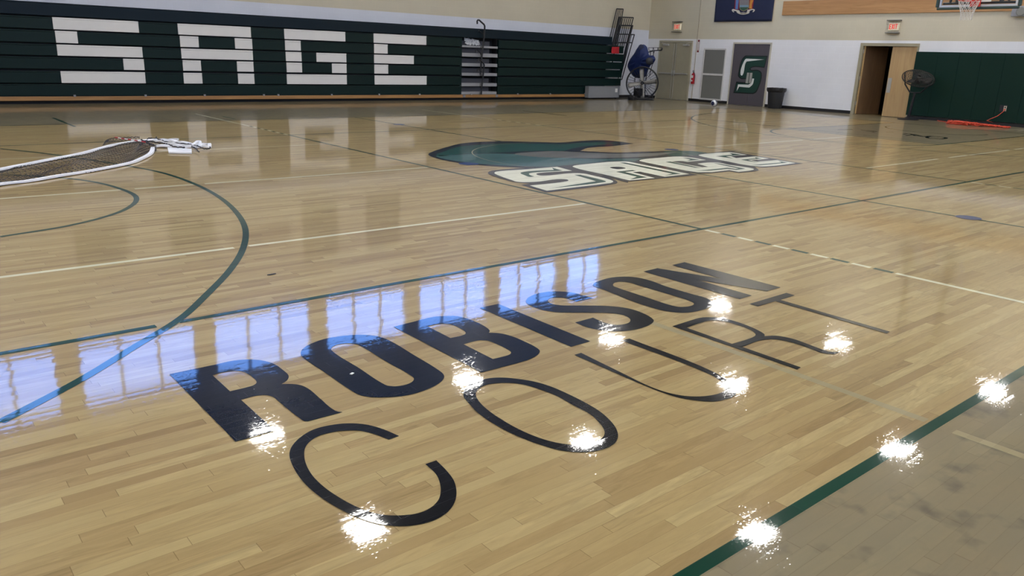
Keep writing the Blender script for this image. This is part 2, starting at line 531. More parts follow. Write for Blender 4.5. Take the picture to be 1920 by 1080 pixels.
# cream cross lines
hline(1.49, [(-9, PZ(441, 466).x), (PZ(470, 463).x, -0.04)], M_WHITE)
hline(4.5, [(-9, PZ(234, 356).x), (PZ(254, 355).x, PZ(369, 347).x), (PZ(387, 346).x, -0.04)], M_WHITE)
hline(7.5, [(-9, -0.04)], M_WHITE, w=0.03)
hline(1.49, [(6.06, 8.6), (9.05, 9.85), (9.95, 11.9), (12.2, 15)], M_WHITE)
hline(4.5, [(6.06, 9.3), (9.6, 11.4)], M_WHITE)
hline(7.7, [(6.06, 9.6), (10.1, 14)], M_WHITE, w=0.035)
vline(-2.45, [(-3.08, -1.5)], M_FAINT)
vline(-2.46, [(-4.4, -3.2)], M_FAINT)
# short hash marks by the far key
for a, b in (((1760, 105 + 120), (1790, 105 + 119)), ((1884, 244.5), (1920, 242.5)), ((1908, 245.5), (1935, 243.5)), ((1628, 223.5), (1662, 223.5))):
    p, q = PZ(*a), PZ(*b); strip('painted_mark', [Vector((p.x, p.y)), Vector((q.x, q.y))], 0.07, M_WHITE, ZL)
# blue floor sockets
for x, y in ((3.03, -1.15), (3.01, 10.2), (0.68, 4.55), (5.05, 4.5)):
    bm = NB(); r = 0.125 if y != 4.55 else 0.14
    bm.faces.new([bm.verts.new((x + r * math.cos(2 * math.pi * k / 28), y + r * math.sin(2 * math.pi * k / 28), 0.003)) for k in range(28)])
    flat('floor_socket_cover', bm, M_BLUE, floor, 'round blue floor socket cover')


def letters(parent, items, z):
    for nm, mt, loops in items:
        bm = NB(); bm_poly(bm, loops, lambda u, v, hh: Vector((u, v, z)))
        flat('painted_letter', bm, mt, parent, nm)


mark = flat('court_name', NB(), M_BLACK, floor)   # carries the lettering
bpy.data.objects.remove(mark)
court_name = bpy.data.objects.new('court_name', None); C.objects.link(court_name); court_name.parent = floor
c1 = lambda pts: on_floor(crop(300, 640, 5.3333, pts))
c2 = lambda pts: on_floor(crop(540, 580, 6, pts))
c3 = lambda pts: on_floor(crop(720, 560, 6, pts))
c4 = lambda pts: on_floor(crop(980, 500, 6, pts))
c5 = lambda pts: on_floor(crop(1180, 470, 6, pts))
c6 = lambda pts: on_floor(crop(520, 780, 4.908, pts))
c7 = lambda pts: on_floor(crop(850, 640, 4.908, pts))
c8 = lambda pts: on_floor(crop(1060, 560, 4.908, pts))
pxl = lambda pts: on_floor(pts)
to5 = lambda pts: [((980 + x / 6 - 1180) * 6, (500 + y / 6 - 470) * 6) for x, y in pts]
items = [
    ('bold black letter R', M_BLACK, [
        c1([(95, 332, 1), (560, 235, 1), (700, 203), (850, 186), (1000, 192), (1130, 225), (1230, 290), (1287, 350), (1270, 395), (1215, 432, 1), (1300, 430), (1400, 440), (1480, 475), (1600, 575), (1740, 690), (1785, 708), (1825, 711, 1), (1480, 803, 1), (1440, 800), (1400, 775), (1180, 600), (1130, 560), (1060, 542), (960, 548), (810, 588, 1), (1150, 897, 1), (755, 1007, 1)]),
        c1([(525, 342, 1), (620, 315), (740, 298), (820, 303), (870, 325), (960, 395), (965, 420), (930, 445), (880, 460), (700, 503, 1)])]),
    ('bold black letter O beside the R', M_BLACK, [
        c2([(143, 500), (165, 450), (240, 400), (400, 340), (600, 305), (760, 291), (900, 293), (1020, 310), (1120, 345), (1420, 520), (1690, 685), (1745, 730), (1757, 770), (1720, 820), (1620, 880), (1450, 945), (1280, 980), (1080, 993), (900, 988), (800, 965), (700, 910), (430, 725), (200, 570), (155, 530)]),
        c2([(486, 450), (510, 420), (570, 397), (680, 386), (770, 395), (840, 430), (1120, 600), (1390, 755), (1417, 785), (1395, 820), (1330, 850), (1210, 870), (1120, 862), (1060, 835), (800, 665), (520, 490)])]),
    ('bold black letter B', M_BLACK, [
        c3([(108, 320, 1), (400, 245, 1), (560, 208), (720, 198), (850, 205), (970, 240), (1080, 285), (1175, 345), (1190, 368), (1178, 388, 1), (1280, 390), (1420, 420), (1580, 485), (1700, 545), (1752, 588), (1740, 625), (1650, 680), (1500, 728, 1), (1095, 834, 1)]),
        c3([(490, 315, 1), (580, 292), (680, 283), (770, 298), (860, 340), (915, 380), (915, 400), (870, 420), (748, 447, 1)]),
        c3([(895, 517, 1), (1000, 487), (1080, 473), (1170, 478), (1280, 520), (1380, 570), (1428, 605), (1415, 630), (1340, 655), (1225, 683, 1)])]),
    ('bold black letter I', M_BLACK, [pxl([(899.2, 577.8, 1), (934.2, 570.3, 1), (1106.7, 640.5, 1), (1070.5, 650.8, 1)])]),
    ('bold black letter S', M_BLACK, [
        c4([(785, 355, 1), (600, 400, 1), (520, 365), (430, 350), (340, 352), (290, 372), (292, 400), (340, 425), (430, 438), (700, 440), (980, 447), (1200, 475), (1350, 525), (1450, 580), (1475, 610), (1440, 650), (1350, 690), (1220, 718), (1060, 730), (900, 722), (780, 700), (588, 632, 1), (790, 577, 1), (930, 635), (1020, 655), (1110, 655), (1190, 635), (1212, 605), (1190, 575), (1120, 545), (1000, 527), (700, 520), (380, 515), (250, 495), (120, 455), (45, 415), (40, 380), (80, 340), (180, 303), (300, 285), (430, 282), (560, 295), (680, 325)])]),
    ('bold black letter O beside the N', M_BLACK, [
        c5(to5([(790, 210), (805, 188), (860, 163), (1000, 125), (1170, 115), (1300, 127), (1450, 164)]) + [(400, 400), (700, 490), (860, 535), (930, 580), (940, 610), (900, 640), (800, 675), (650, 700), (500, 695), (350, 670), (0, 560)] + to5([(1050, 318), (850, 240), (800, 222)])),
        c5(to5([(1016, 205), (1040, 182), (1110, 172), (1200, 182), (1300, 212)]) + [(400, 480), (680, 570), (725, 595), (715, 615), (650, 632), (560, 635), (480, 620), (200, 530)] + to5([(1200, 285), (1060, 237), (1024, 222)]))]),
    ('bold black letter N', M_BLACK, [c5([(157, 237, 1), (315, 200, 1), (1035, 318, 1), (480, 165, 1), (620, 132, 1), (1700, 415, 1), (1550, 460, 1), (765, 332, 1), (1380, 507, 1), (1240, 548, 1)])]),
    ('thin black letter C', M_BLACK, [c6([(1120, 188, 1), (1025, 220, 1), (900, 172), (780, 143), (660, 136), (520, 150), (400, 180), (310, 230), (260, 290), (248, 370), (270, 460), (330, 560), (440, 665), (580, 760), (720, 835), (880, 895), (1020, 918), (1150, 918), (1290, 900), (1400, 855), (1480, 780), (1503, 700), (1495, 620), (1460, 540), (1362, 447, 1), (1463, 412, 1), (1560, 510), (1625, 600), (1648, 700), (1635, 790), (1580, 875), (1480, 945), (1340, 995), (1200, 1015), (1060, 1015), (900, 990), (720, 930), (520, 830), (350, 715), (230, 600), (150, 480), (112, 370), (125, 300), (200, 210), (330, 130), (480, 90), (640, 72), (800, 80), (960, 120)])]),
    ('thin black letter O', M_BLACK, [
        c7([(93, 490), (110, 440), (180, 385), (320, 345), (450, 337), (600, 350), (750, 375), (900, 420), (1050, 485), (1200, 560), (1350, 650), (1450, 740), (1500, 810), (1515, 880), (1490, 935), (1400, 990), (1280, 1018), (1150, 1025), (1000, 1010), (800, 955), (600, 880), (400, 780), (230, 665), (130, 560), (98, 520)]),
        c7([(207, 490), (230, 445), (300, 405), (400, 388), (500, 385), (640, 400), (780, 440), (950, 505), (1100, 590), (1250, 670), (1340, 750), (1390, 830), (1380, 880), (1300, 930), (1150, 955), (1000, 945), (830, 905), (650, 835), (480, 745), (330, 645), (240, 560)])]),
    ('thin black letter U', M_BLACK, [c8([(83, 520, 1), (145, 502, 1), (500, 676), (800, 820), (950, 870), (1100, 898), (1250, 902), (1380, 885), (1450, 860), (1478, 832), (1470, 800), (1420, 752), (1310, 692), (520, 388, 1), (590, 370, 1), (1360, 675), (1460, 735), (1540, 800), (1575, 850), (1560, 895), (1480, 930), (1350, 950), (1200, 940), (1050, 915), (900, 870), (700, 790)])]),
    ('thin black letter R', M_BLACK, [
        pxl([(1260.8, 612.2, 1), (1296.7, 600.8), (1313.3, 596.2), (1326.7, 595.3), (1346.7, 596.3), (1366.7, 599.7), (1396.7, 609.2), (1421.7, 620), (1433.3, 627.5), (1433.3, 630.8, 1), (1455, 630), (1480, 634.2), (1495, 638.5), (1526, 650), (1552, 659), (1574, 661, 1), (1562, 665, 1), (1540, 662), (1518.5, 653.8), (1481.5, 642), (1451.9, 636.8), (1429.6, 638), (1391.9, 651.1, 1), (1501.9, 689.6, 1), (1494.4, 693.3, 1)]),
        c5([(645, 870, 1), (800, 815), (900, 790), (1000, 790), (1150, 820), (1350, 890), (1415, 935), (1415, 960), (1370, 985), (1155, 1052, 1)])]),
    ('thin black letter T', M_BLACK, [pxl([(1405, 570.3, 1), (1474.2, 549.7, 1), (1490.3, 554.2, 1), (1463.5, 562.9, 1), (1668.7, 622.5, 1), (1662.3, 625.8, 1), (1453.6, 565.3, 1), (1420.8, 575, 1)])]),
]
letters(court_name, items, 0.0022)

# centre court emblem: cream and green SAGE on charcoal over a plain green field
emblem = bpy.data.objects.new('center_court_emblem', None); C.objects.link(emblem); emblem.parent = floor
eS = lambda pts: crop(900, 290, 6.857, pts)
eA = lambda pts: crop(980, 255, 8.727, pts)
eG = lambda pts: crop(1140, 270, 8.727, pts)
eE = lambda pts: crop(1300, 270, 8.727, pts)


def decal(name, pts, mt, z, label=None, holes=()):
    bm = NB(); bm_poly(bm, [on_floor(pts)] + [on_floor(hh) for hh in holes], lambda u, v, hh: Vector((u, v, z)))
    flat(name, bm, mt, emblem, label)


field = [(803, 290), (812, 284), (838, 276), (866, 269), (900, 266), (950, 265), (1000, 266), (1050, 267), (1095, 264), (1130, 263), (1165, 266), (1188, 269.5, 1), (1150, 274), (1105, 277), (1088, 283, 1), (1150, 286), (1220, 284), (1275, 283), (1330, 288, 1), (1300, 300), (1200, 312), (1080, 316), (980, 315), (900, 310), (850, 304), (815, 296)]
decal('emblem_border', field, M_BLACK, 0.0014)
decal('emblem_field', [(818, 290), (834, 284), (862, 275), (902, 271.5), (950, 269), (1000, 269.7), (1050, 270.5), (1100, 267.5), (1135, 266.5), (1158, 268), (1120, 272), (1085, 276), (1058, 283, 1), (1000, 283), (920, 287), (850, 290), (825, 293)], M_LOGOG, 0.0018)
decal('emblem_field', [(818, 292), (850, 290.5), (920, 288), (1000, 291), (1080, 297), (1200, 297), (1290, 293, 1), (1250, 305), (1150, 311), (1060, 313), (980, 312), (900, 307.5), (850, 301.5)], M_LOGOT, 0.0018)
decal('emblem_streak', [(965, 289), (1000, 285), (1040, 283.5), (1085, 285.5), (1160, 288.5), (1270, 285.5, 1), (1230, 292), (1160, 296), (1080, 296.5), (1000, 294)], M_LOGOY, 0.0022)
for p in ([(1250, 283.3), (1300, 283.5), (1335, 289), (1300, 293), (1262, 293)],):
    decal('emblem_field', p, M_LOGOG, 0.0020)
bm = NB(); pr = None
for i in range(97):
    a = 2 * math.pi * i / 96; q = [bm.verts.new((3 + r * math.cos(a), 4.5 + r * math.sin(a), 0.0025)) for r in (1.835, 1.85)]
    if pr: bm.faces.new([pr[0], pr[1], q[1], q[0]])
    pr = q
flat('emblem_circle', bm, M_FAINT, emblem, 'thin cream circle')
decal('emblem_backing', eS([(102, 237), (150, 208), (300, 192), (520, 178), (840, 160, 1)]) + [(1082, 308.5, 1)] + eG([(0, 285, 1), (190, 280), (430, 295, 1), (500, 262), (560, 248), (850, 218), (1170, 200), (1480, 190, 1)]) + eE([(90, 172), (400, 133), (600, 118, 1), (1650, 300, 1), (1800, 318, 1), (1250, 380), (1100, 382), (1000, 374, 1), (1060, 418), (1066, 435), (1000, 450), (750, 476, 1), (590, 450, 1), (300, 478), (100, 484, 1)]) + eG([(1290, 462, 1), (1470, 510, 1), (330, 618, 1)]) + eS([(1900, 365, 1), (1690, 305, 1), (1765, 352), (1750, 375), (1680, 388), (850, 490, 1), (530, 392, 1), (640, 374, 1), (560, 368), (430, 355), (330, 328), (130, 262)]), M_DGREY, 0.0028)
decal('painted_letter', eS([(185, 237), (215, 220), (600, 190, 1), (990, 158, 1), (1185, 210, 1), (1000, 221), (800, 234), (730, 246), (735, 262), (780, 271), (850, 271), (1200, 240), (1330, 245), (1450, 270), (1690, 332), (1712, 352), (1680, 368, 1), (860, 467, 1), (640, 400, 1), (1100, 348), (1137, 335), (1110, 321), (1040, 317), (720, 352), (560, 357), (470, 350), (420, 334), (200, 252)]), M_CREAM, 0.0033, 'cream letter S with green inline')
decal('letter_inline', eS([(520, 240), (560, 224), (700, 210), (950, 200, 1), (925, 170, 1), (1065, 210, 1), (680, 235), (630, 248), (650, 268), (700, 283, 1), (640, 290), (575, 268)]), M_LOGOG, 0.0038)
decal('letter_inline', eS([(1210, 262, 1), (1290, 262, 1), (1600, 338), (1620, 350), (1590, 358), (880, 440, 1), (1490, 345, 1)]), M_LOGOG, 0.0038)
decal('painted_letter', eS([(1193, 158), (1205, 145), (1280, 132, 1)]) + eG([(0, 295, 1), (160, 289), (300, 290), (390, 302, 1), (1330, 495, 1), (930, 541, 1), (520, 455, 1), (400, 465, 1), (765, 560, 1), (350, 600, 1), (0, 517, 1)]), M_CREAM, 0.0033, 'cream letter A with green inline',
      holes=[eG([(30, 388), (100, 376), (200, 378), (290, 400), (150, 415)])])
decal('letter_inline', eG([(190, 308, 1), (280, 308, 1), (1190, 490, 1), (925, 521, 1), (1050, 490, 1)]), M_LOGOG, 0.0038)
decal('letter_inline', eG([(130, 458, 1), (400, 430, 1), (460, 442, 1), (280, 462, 1), (640, 550, 1), (360, 585, 1), (470, 540, 1)]), M_LOGOG, 0.0038)
decal('painted_letter', eG([(515, 277), (560, 257), (850, 228), (1170, 208), (1300, 216), (1605, 265, 1), (1300, 295, 1), (1200, 282), (1110, 284), (1045, 292, 1), (1540, 384, 1), (1640, 376, 1), (1460, 326, 1), (1650, 306), (1800, 308)]) + eE([(560, 340, 1), (960, 402), (990, 413), (960, 430), (740, 460, 1), (590, 430, 1), (300, 464, 1), (80, 466, 1)]) + eG([(1440, 462, 1), (1280, 440, 1), (620, 306, 1)]), M_CREAM, 0.0033, 'cream letter G with green inline')
decal('letter_inline', eG([(940, 298, 1), (1020, 290, 1), (1520, 395, 1), (1420, 390, 1)]), M_LOGOG, 0.0038)
decal('letter_inline', eG([(1220, 228, 1), (1330, 234, 1), (1500, 262, 1), (1290, 280, 1), (1350, 258, 1)]), M_LOGOG, 0.0038)
decal('letter_inline', eE([(40, 445, 1), (560, 393, 1), (690, 412, 1), (740, 405, 1), (330, 318, 1), (430, 324, 1), (850, 408, 1), (700, 429, 1), (560, 412, 1), (280, 440, 1)]), M_LOGOG, 0.0038)
decal('painted_letter', eE([(88, 190), (130, 172), (590, 135, 1), (880, 180, 1), (610, 203, 1), (700, 232, 1), (1010, 205, 1), (1240, 240, 1), (950, 270, 1), (1050, 294, 1), (1370, 265, 1), (1670, 315, 1), (1250, 366), (1080, 370), (950, 360), (500, 278, 1)]), M_CREAM, 0.0033, 'cream letter E with green inline')
decal('letter_inline', eE([(590, 150, 1), (800, 180, 1), (530, 205, 1), (650, 240, 1), (360, 203, 1), (640, 180, 1)]), M_LOGOG, 0.0038)
decal('letter_inline', eE([(1010, 220, 1), (1130, 240, 1), (890, 264, 1), (1040, 305, 1), (780, 262, 1), (1020, 240, 1)]), M_LOGOG, 0.0038)
decal('letter_inline', eE([(960, 345, 1), (1440, 305, 1), (1390, 280, 1), (1550, 310, 1), (1100, 350, 1)]), M_LOGOG, 0.0038)
f3 = lambda L: smooth_loop([(PZ(*p).x, PZ(*p).y) for p in L], closed=False, step=5)
# dark painted marks across the far key, too oblique to read
eK = lambda pts: crop(1500, 210, 4.571, pts)
for p, wd in (([(330, 152), (390, 150), (450, 151)], .10), ([(520, 155), (600, 160), (660, 168)], .07), ([(560, 165), (600, 168), (640, 175)], .06), ([(740, 172), (800, 175)], .05),
              ([(885, 190), (935, 187), (990, 205)], .07), ([(905, 203), (960, 196)], .06), ([(980, 192), (1050, 207), (1130, 208)], .07), ([(1000, 203), (1060, 213)], .06), ([(1075, 212), (1100, 222)], .06),
              ([(1085, 216), (1140, 209), (1230, 217), (1252, 224), (1180, 232), (1110, 226), (1086, 218)], .08), ([(1120, 218), (1190, 225)], .05)):
    strip('painted_key_mark', f3(eK(p)), wd, M_BLACK, 0.0022)

# ---------------------------------------------------------------- structure: walls, ceiling, windows
BEIGE = sr(208, 200, 176); WHITEP = sr(236, 236, 237)
M_WB = block_wall('painted_block_wall_bleacher_side', 0, 2.68, sr(214, 217, 226), sr(202, 194, 172))  # same paint as far wall; dimmer, cooler light put into its colours
M_WX = block_wall('painted_block_wall_far_end', 1, 2.352, WHITEP, BEIGE)
T = 0.3
BAY, B0 = 3.66, -13.5
WZ0, WZ1 = 6.45, 8.3


def wall_with_holes(name, horiz, c0, c1, thick0, thick1, holes, m):
    """wall spanning c0..c1 along one axis with rectangular openings (a, b, z0, z1)"""
    bm = NB()
    us = sorted({c0, c1, *[h_[0] for h_ in holes], *[h_[1] for h_ in holes]})
    for a, b in zip(us, us[1:]):
        hs = sorted([h_ for h_ in holes if h_[0] <= a + 1e-6 and h_[1] >= b - 1e-6], key=lambda q: q[2]); z = 0.0
        for h_ in hs + [(0, 0, CEIL, CEIL)]:
            if h_[2] - z > 1e-4:
                if horiz: bm_box(bm, (a, thick0, z), (b, thick1, h_[2]))
                else: bm_box(bm, (thick0, a, z), (thick1, b, h_[2]))
            z = h_[3]
    return struct(name, bm, m)


bays = []
x = -2.5 - 3 * BAY
while x + 0.28 < 16.5:
    a = x + 0.28; b = x + BAY - 0.28
    if a > XL: bays.append((a, min(b, 18.1) if a > 15 else b))
    x += BAY
wb = wall_with_holes('wall_bleacher', True, XL, XW, YW, YW + T, [(a, b, WZ0, WZ1) for a, b in bays], M_WB)
wn = wall_with_holes('wall_near', True, XL, XW, YN - T, YN, [(a, b, WZ0, WZ1) for a, b in bays], M_WB)
DY0, DY1, DZ = 7.2, 9.02, 2.23     # opening of the wooden double door
wf = wall_with_holes('wall_far', False, YN, YW + T, XW, XW + T, [(DY0, DY1, 0, DZ)], M_WX)
wl = wall_with_holes('wall_left', False, YN, YW + T, XL - T, XL, [], M_WX)
bm = NB(); bm_box(bm, (XL - T, YN - T, CEIL), (XW + T, YW + T, CEIL + 0.2)); ceiling = struct('ceiling', bm, mat('ceiling_deck', sr(88, 82, 73), 0.8, var=0.05, vs=0.8))
# closet behind the open door
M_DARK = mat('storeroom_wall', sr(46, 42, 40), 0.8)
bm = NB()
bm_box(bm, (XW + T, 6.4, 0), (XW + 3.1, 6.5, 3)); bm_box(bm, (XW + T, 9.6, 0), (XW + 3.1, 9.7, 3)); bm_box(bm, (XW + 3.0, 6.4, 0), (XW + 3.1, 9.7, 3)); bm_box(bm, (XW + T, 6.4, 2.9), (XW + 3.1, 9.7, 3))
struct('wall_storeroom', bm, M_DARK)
M_MULL = mat('window_frame_metal', sr(120, 116, 108), 0.4)
gl = bpy.data.materials.new('window_glass'); gl.use_nodes = True; t = NT(gl.node_tree); t.n.remove(t.n['Principled BSDF'])
tr = t.node('ShaderNodeBsdfTransparent'); gs = t.node('ShaderNodeBsdfGlossy'); gs.inputs['Roughness'].default_value = 0.02; tr.inputs[0].default_value = (0.93, 0.95, 0.97, 1)
mx = t.node('ShaderNodeMixShader'); fr = t.node('ShaderNodeLayerWeight'); t.l.new(t.m('MULTIPLY_ADD', t.m('POWER', fr.outputs['Facing'], 5.0), 0.9, 0.04), mx.inputs[0]); t.l.new(tr.outputs[0], mx.inputs[1]); t.l.new(gs.outputs[0], mx.inputs[2]); t.l.new(mx.outputs[0], t.n['Material Output'].inputs[0])
k = 0
for yw, sgn in ((YW + 0.1, 1), (YN - 0.1, -1)):
    for a, b in bays:
        k += 1; bm = NB()
        n = 3 if b - a > 2.8 else 2
        for i in range(n + 1):
            xx = a + (b - a) * i / n; bm_box(bm, (xx - 0.035, yw - 0.04, WZ0), (xx + 0.035, yw + 0.04, WZ1))
        for zz in (WZ0, WZ1 - 0.07): bm_box(bm, (a, yw - 0.04, zz), (b, yw + 0.04, zz + 0.07))
        o = struct(f'window_{k}', bm, M_MULL)
        for i in range(n):
            x0 = a + (b - a) * i / n + 0.036; x1 = a + (b - a) * (i + 1) / n - 0.036
            g = NB(); bm_box(g, (x0, yw - 0.004, WZ0 + 0.071), (x1, yw + 0.004, WZ1 - 0.071)); obj('pane', g, gl, o)

M_BASE = mat('black_vinyl_base', sr(26, 25, 26), 0.5)
segs = [(9.06, 12.36), (13.98, 15.86), (17.6, YW - 0.01)]
bm = NB()
for a, b in segs: bm_box(bm, (XW - 0.012, a, 0.001), (XW, b, 0.1))
bm_box(bm, (XW - 0.012, YN, 0.001), (XW, DY0 - 0.06, 0.1))
struct('baseboard_far', bm, M_BASE)
bm = NB(); bm_box(bm, (XL, YW - 0.012, 0.001), (XW - 0.013, YW, 0.1)); struct('baseboard_bleacher', bm, M_BASE)

# ---------------------------------------------------------------- ceiling lamps (they show as glare on the varnish)
M_HOUS = mat('lamp_housing', sr(150, 150, 150), 0.4, metal=0.4)
M_LENS = mat('lamp_lens', (1.0, 0.975, 0.93, 1), 0.4, emit=LAMP, var=0.0)
L0 = thing('ceiling_light', 'square hanging ceiling light glowing white above the court', 'ceiling light', (0.55, 12.3, LAMP_Z), 'high-bay lights over the court')
bm = NB(); bm_box(bm, (0.55 - 0.34, 12.3 - 0.34, LAMP_Z + 0.012), (0.55 + 0.34, 12.3 + 0.34, LAMP_Z + 0.13)); obj('housing', bm, M_HOUS, L0, bevel=0.01)
bm = NB(); bm_box(bm, (0.55 - 0.31, 12.3 - 0.31, LAMP_Z - 0.005), (0.55 + 0.31, 12.3 + 0.31, LAMP_Z + 0.011)); obj('lens', bm, M_LENS, L0)
bm = NB()
for sx in (-1, 1): bm_tube(bm, [(0.55 + sx * 0.2, 12.3, LAMP_Z + 0.13), (0.55, 12.3, LAMP_Z + 0.7), (0.55, 12.3, CEIL)], 0.008, 5)
obj('hanger', bm, M_HOUS, L0)
for i in range(-2, 4):
    for j in range(5):
        if (i, j) == (0, 0): continue
        dup(L0, (i * 5.98, -j * 4.8, 0))

# ---------------------------------------------------------------- bleachers
BY = 17.55
bx = lambda px, py: PY(px, py, BY).x
M_BG = mat('bleacher_green', sr(7, 30, 28), 0.45, spec=0.2, var=0.08, vs=2.0)
M_BN = mat('bleacher_top_green', sr(5, 24, 34), 0.45, spec=0.2, var=0.08, vs=2.0)  # top row's green tinted navy: cool window light put into the colour
M_BW = mat('bleacher_white_module', sr(218, 216, 213), 0.45, var=0.03)
M_BD = mat('bleacher_understructure', sr(16, 18, 22), 0.7)
M_PLY = wood_flat('bleacher_kickboard_wood', sr(138, 100, 58), sr(168, 126, 76), 0)
M_STEEL = mat('grey_painted_steel', sr(128, 130, 134), 0.5, spec=0.3)
M_STEP = mat('step_nosing_grey', sr(146, 147, 150), 0.5, spec=0.3)
M_RISE = mat('step_riser_grey', sr(70, 72, 80), 0.5, spec=0.3)
M_BLK = mat('black_painted_steel', sr(24, 25, 30), 0.4)
XE = bx(1169, 95); A0, A1 = bx(866, 110), bx(934.5, 110); XS = -9.4
bl = thing('bleachers', 'closed dark green telescopic bleachers with white SAGE seat letters along the back wall', 'bleachers', (4, 17.8, 0))
bm = NB(); bm_box(bm, (XS, 17.66, 0.08), (A0 + 0.02, YW - 0.03, 2.24)); bm_box(bm, (A1 - 0.02, 17.66, 0.08), (bx(1143, 75), YW - 0.03, 2.24)); bm_box(bm, (A0, 17.9, 0.08), (A1, YW - 0.03, 2.24))
bm_box(bm, (XS, 17.62, 0), (XE - 0.2, 17.8, 0.08))
obj('understructure', bm, M_BD, bl)
ROWS = [(2.02, 2.315), (1.718, 1.988), (1.412, 1.684), (1.12, 1.374), (0.813, 1.082), (0.487, 0.762), (0.190, 0.462)]
ends = [bx(1148, 78), XE, bx(1169, 108), bx(1168.5, 123), bx(1166, 138), bx(1164, 153), bx(1110, 170)]
WH = {1: [(98.5, 259.5, 42, 49), (333, 470, 54, 59), (532.5, 647, 64, 68), (700, 799, 74, 77)],
      2: [(103.5, 145, 67, 68), (337, 372, 76, 77), (440, 472.5, 80, 80), (534, 563.5, 85, 85), (701, 726.5, 92, 92)],
      3: [(106.5, 266.7, 92, 96), (339.5, 473.8, 100, 103), (535.5, 565, 106, 106), (593, 649, 108, 109), (701, 775.5, 111, 113)],
      4: [(231, 270, 119, 120), (342.5, 376.7, 122, 123), (444, 475, 124, 124), (537, 566, 127, 127), (622, 649.5, 128, 129), (701.5, 727.5, 130, 130)],
      5: [(114, 272.3, 144, 145), (344, 379, 147, 147), (446, 476.6, 148, 148), (537.5, 650, 150, 151), (702, 799.5, 152, 153)]}


def row_panel(x0, x1, z0, z1, m):
    bm = NB()
    # bull-nosed front board with a lip along its top
    bm_box(bm, (x0, BY, z0), (x1, BY + 0.09, z1 - 0.03)); bm_box(bm, (x0, BY - 0.006, z1 - 0.03), (x1, BY + 0.1, z1))
    return obj('seat_row', bm, m, bl, bevel=0.008)


for i, (z0, z1) in enumerate(ROWS):
    if i == 0: row_panel(XS, ends[0], z0, z1, M_BN); continue
    L = row_panel(XS, A0, z0, z1, M_BG); row_panel(A1, ends[i], z0, z1, M_BG)
    for a, b, ya, yb in WH.get(i, []):
        bm = NB(); xa, xb = bx(a, ya), bx(b, yb)
        bm_box(bm, (xa, BY - 0.018, z0 + 0.004), (xb, BY - 0.001, z1 - 0.035)); bm_box(bm, (xa, BY - 0.024, z1 - 0.035), (xb, BY - 0.001, z1 + 0.006))
        obj('white_module', bm, M_BW, L, bevel=0.006, label='white seat module forming part of a letter')
XB = bx(1103.5, 175)
bm = NB(); bm_box(bm, (XS, 17.5, 0.082), (A0 + 0.05, 17.54, 0.176)); bm_box(bm, (A0 + 0.055, 17.5, 0.082), (A1 - 0.05, 17.54, 0.176)); bm_box(bm, (A1 - 0.045, 17.5, 0.082), (XB, 17.54, 0.176))
obj('kickboard', bm, M_PLY, bl, label='orange-brown wooden kickboard')
bm = NB(); bm_box(bm, (XS, 17.54, 0.08), (XB, 17.66, 0.185)); obj('base_beam', bm, M_BD, bl)
for px in (140, 273, 384, 495, 522, 622, 711, 787, 884, 971, 1032, 1097):
    x = PY(px, 178, 17.5).x; bm = NB(); bm_box(bm, (x - 0.025, 17.49, 0.17), (x + 0.025, 17.53, 0.215)); obj('bracket', bm, M_STEP, bl)
for px in (870, 931):
    x = PY(px, 183, 17.5).x; bm = NB(); bm_box(bm, (x - 0.05, 17.485, 0.09), (x + 0.05, 17.5, 0.17)); obj('hinge_plate', bm, M_STEEL, bl)
# aisle with grey steps
CX = bx(903, 110)
for k, (ya, yb) in enumerate(((86, 90), (100, 107), (119, 125), (137, 142.5), (156, 162), (172, 177))):
    za, zb = PY(900, yb, BY).z, PY(900, ya, BY).z
    bm = NB(); bm_box(bm, (A0 + 0.01, BY + 0.01, za), (CX - 0.05, BY + 0.3, zb)); bm_box(bm, (CX + 0.05, BY + 0.01, za), (A1 - 0.03, BY + 0.3, zb))
    obj('step', bm, M_STEP, bl, bevel=0.006, label='light grey aisle step')
    top = ROWS[k + 1][1] - 0.02 if k else 1.98
    bm = NB(); bm_box(bm, (A0 + 0.01, BY + 0.2, zb), (A1 - 0.25, BY + 0.24, zb + 0.15)); obj('riser', bm, M_RISE, bl)
hp = lambda pts, y: [PY(850 + a / 6, 20 + b / 6, y) for a, b in pts]
for pts, y, r in (([(270, 150), (268, 118), (276, 106), (290, 106), (345, 155), (353, 172), (352, 220), (346, 300), (335, 400), (322, 500), (315, 560)], 17.42, 0.028),
                  ([(250, 475), (252, 445), (262, 436), (300, 470), (318, 505)], 17.46, 0.02),
                  ([(270, 580), (275, 552), (287, 543), (338, 590), (347, 612), (340, 690), (325, 820), (314, 940)], 17.4, 0.026),
                  ([(268, 690), (270, 660), (280, 650), (320, 690)], 17.46, 0.02), ([(322, 500), (312, 600), (302, 720)], 17.47, 0.022), ([(276, 236), (286, 222), (335, 262)], 17.5, 0.015)):
    bm = NB(); bm_tube(bm, [PY(850 + a / 6, 20 + b / 6, y) for a, b in pts], r, 8); obj('handrail', bm, M_BLK, bl, smooth=True)
# end guard rails, folded together and leaning


def rail_grid(quad_px, y, nbars, hs, r, rp, plane=None):
    """quad TL, TR, BR, BL in the picture on a plane across the bleacher end; evenly spaced bars between"""
    tl, tr_, br_, bl_ = [PY(a, b, y) for a, b in quad_px]
    bm = NB()
    for k in range(nbars + 2):
        f = k / (nbars + 1); end = k in (0, nbars + 1)
        bm_tube(bm, [tl.lerp(tr_, f), bl_.lerp(br_, f)], rp if end else r, 6)
    for hh in hs: bm_tube(bm, [tl.lerp(bl_, hh), tr_.lerp(br_, hh)], rp, 6)
    obj('guard_rail', bm, M_BLK, bl)


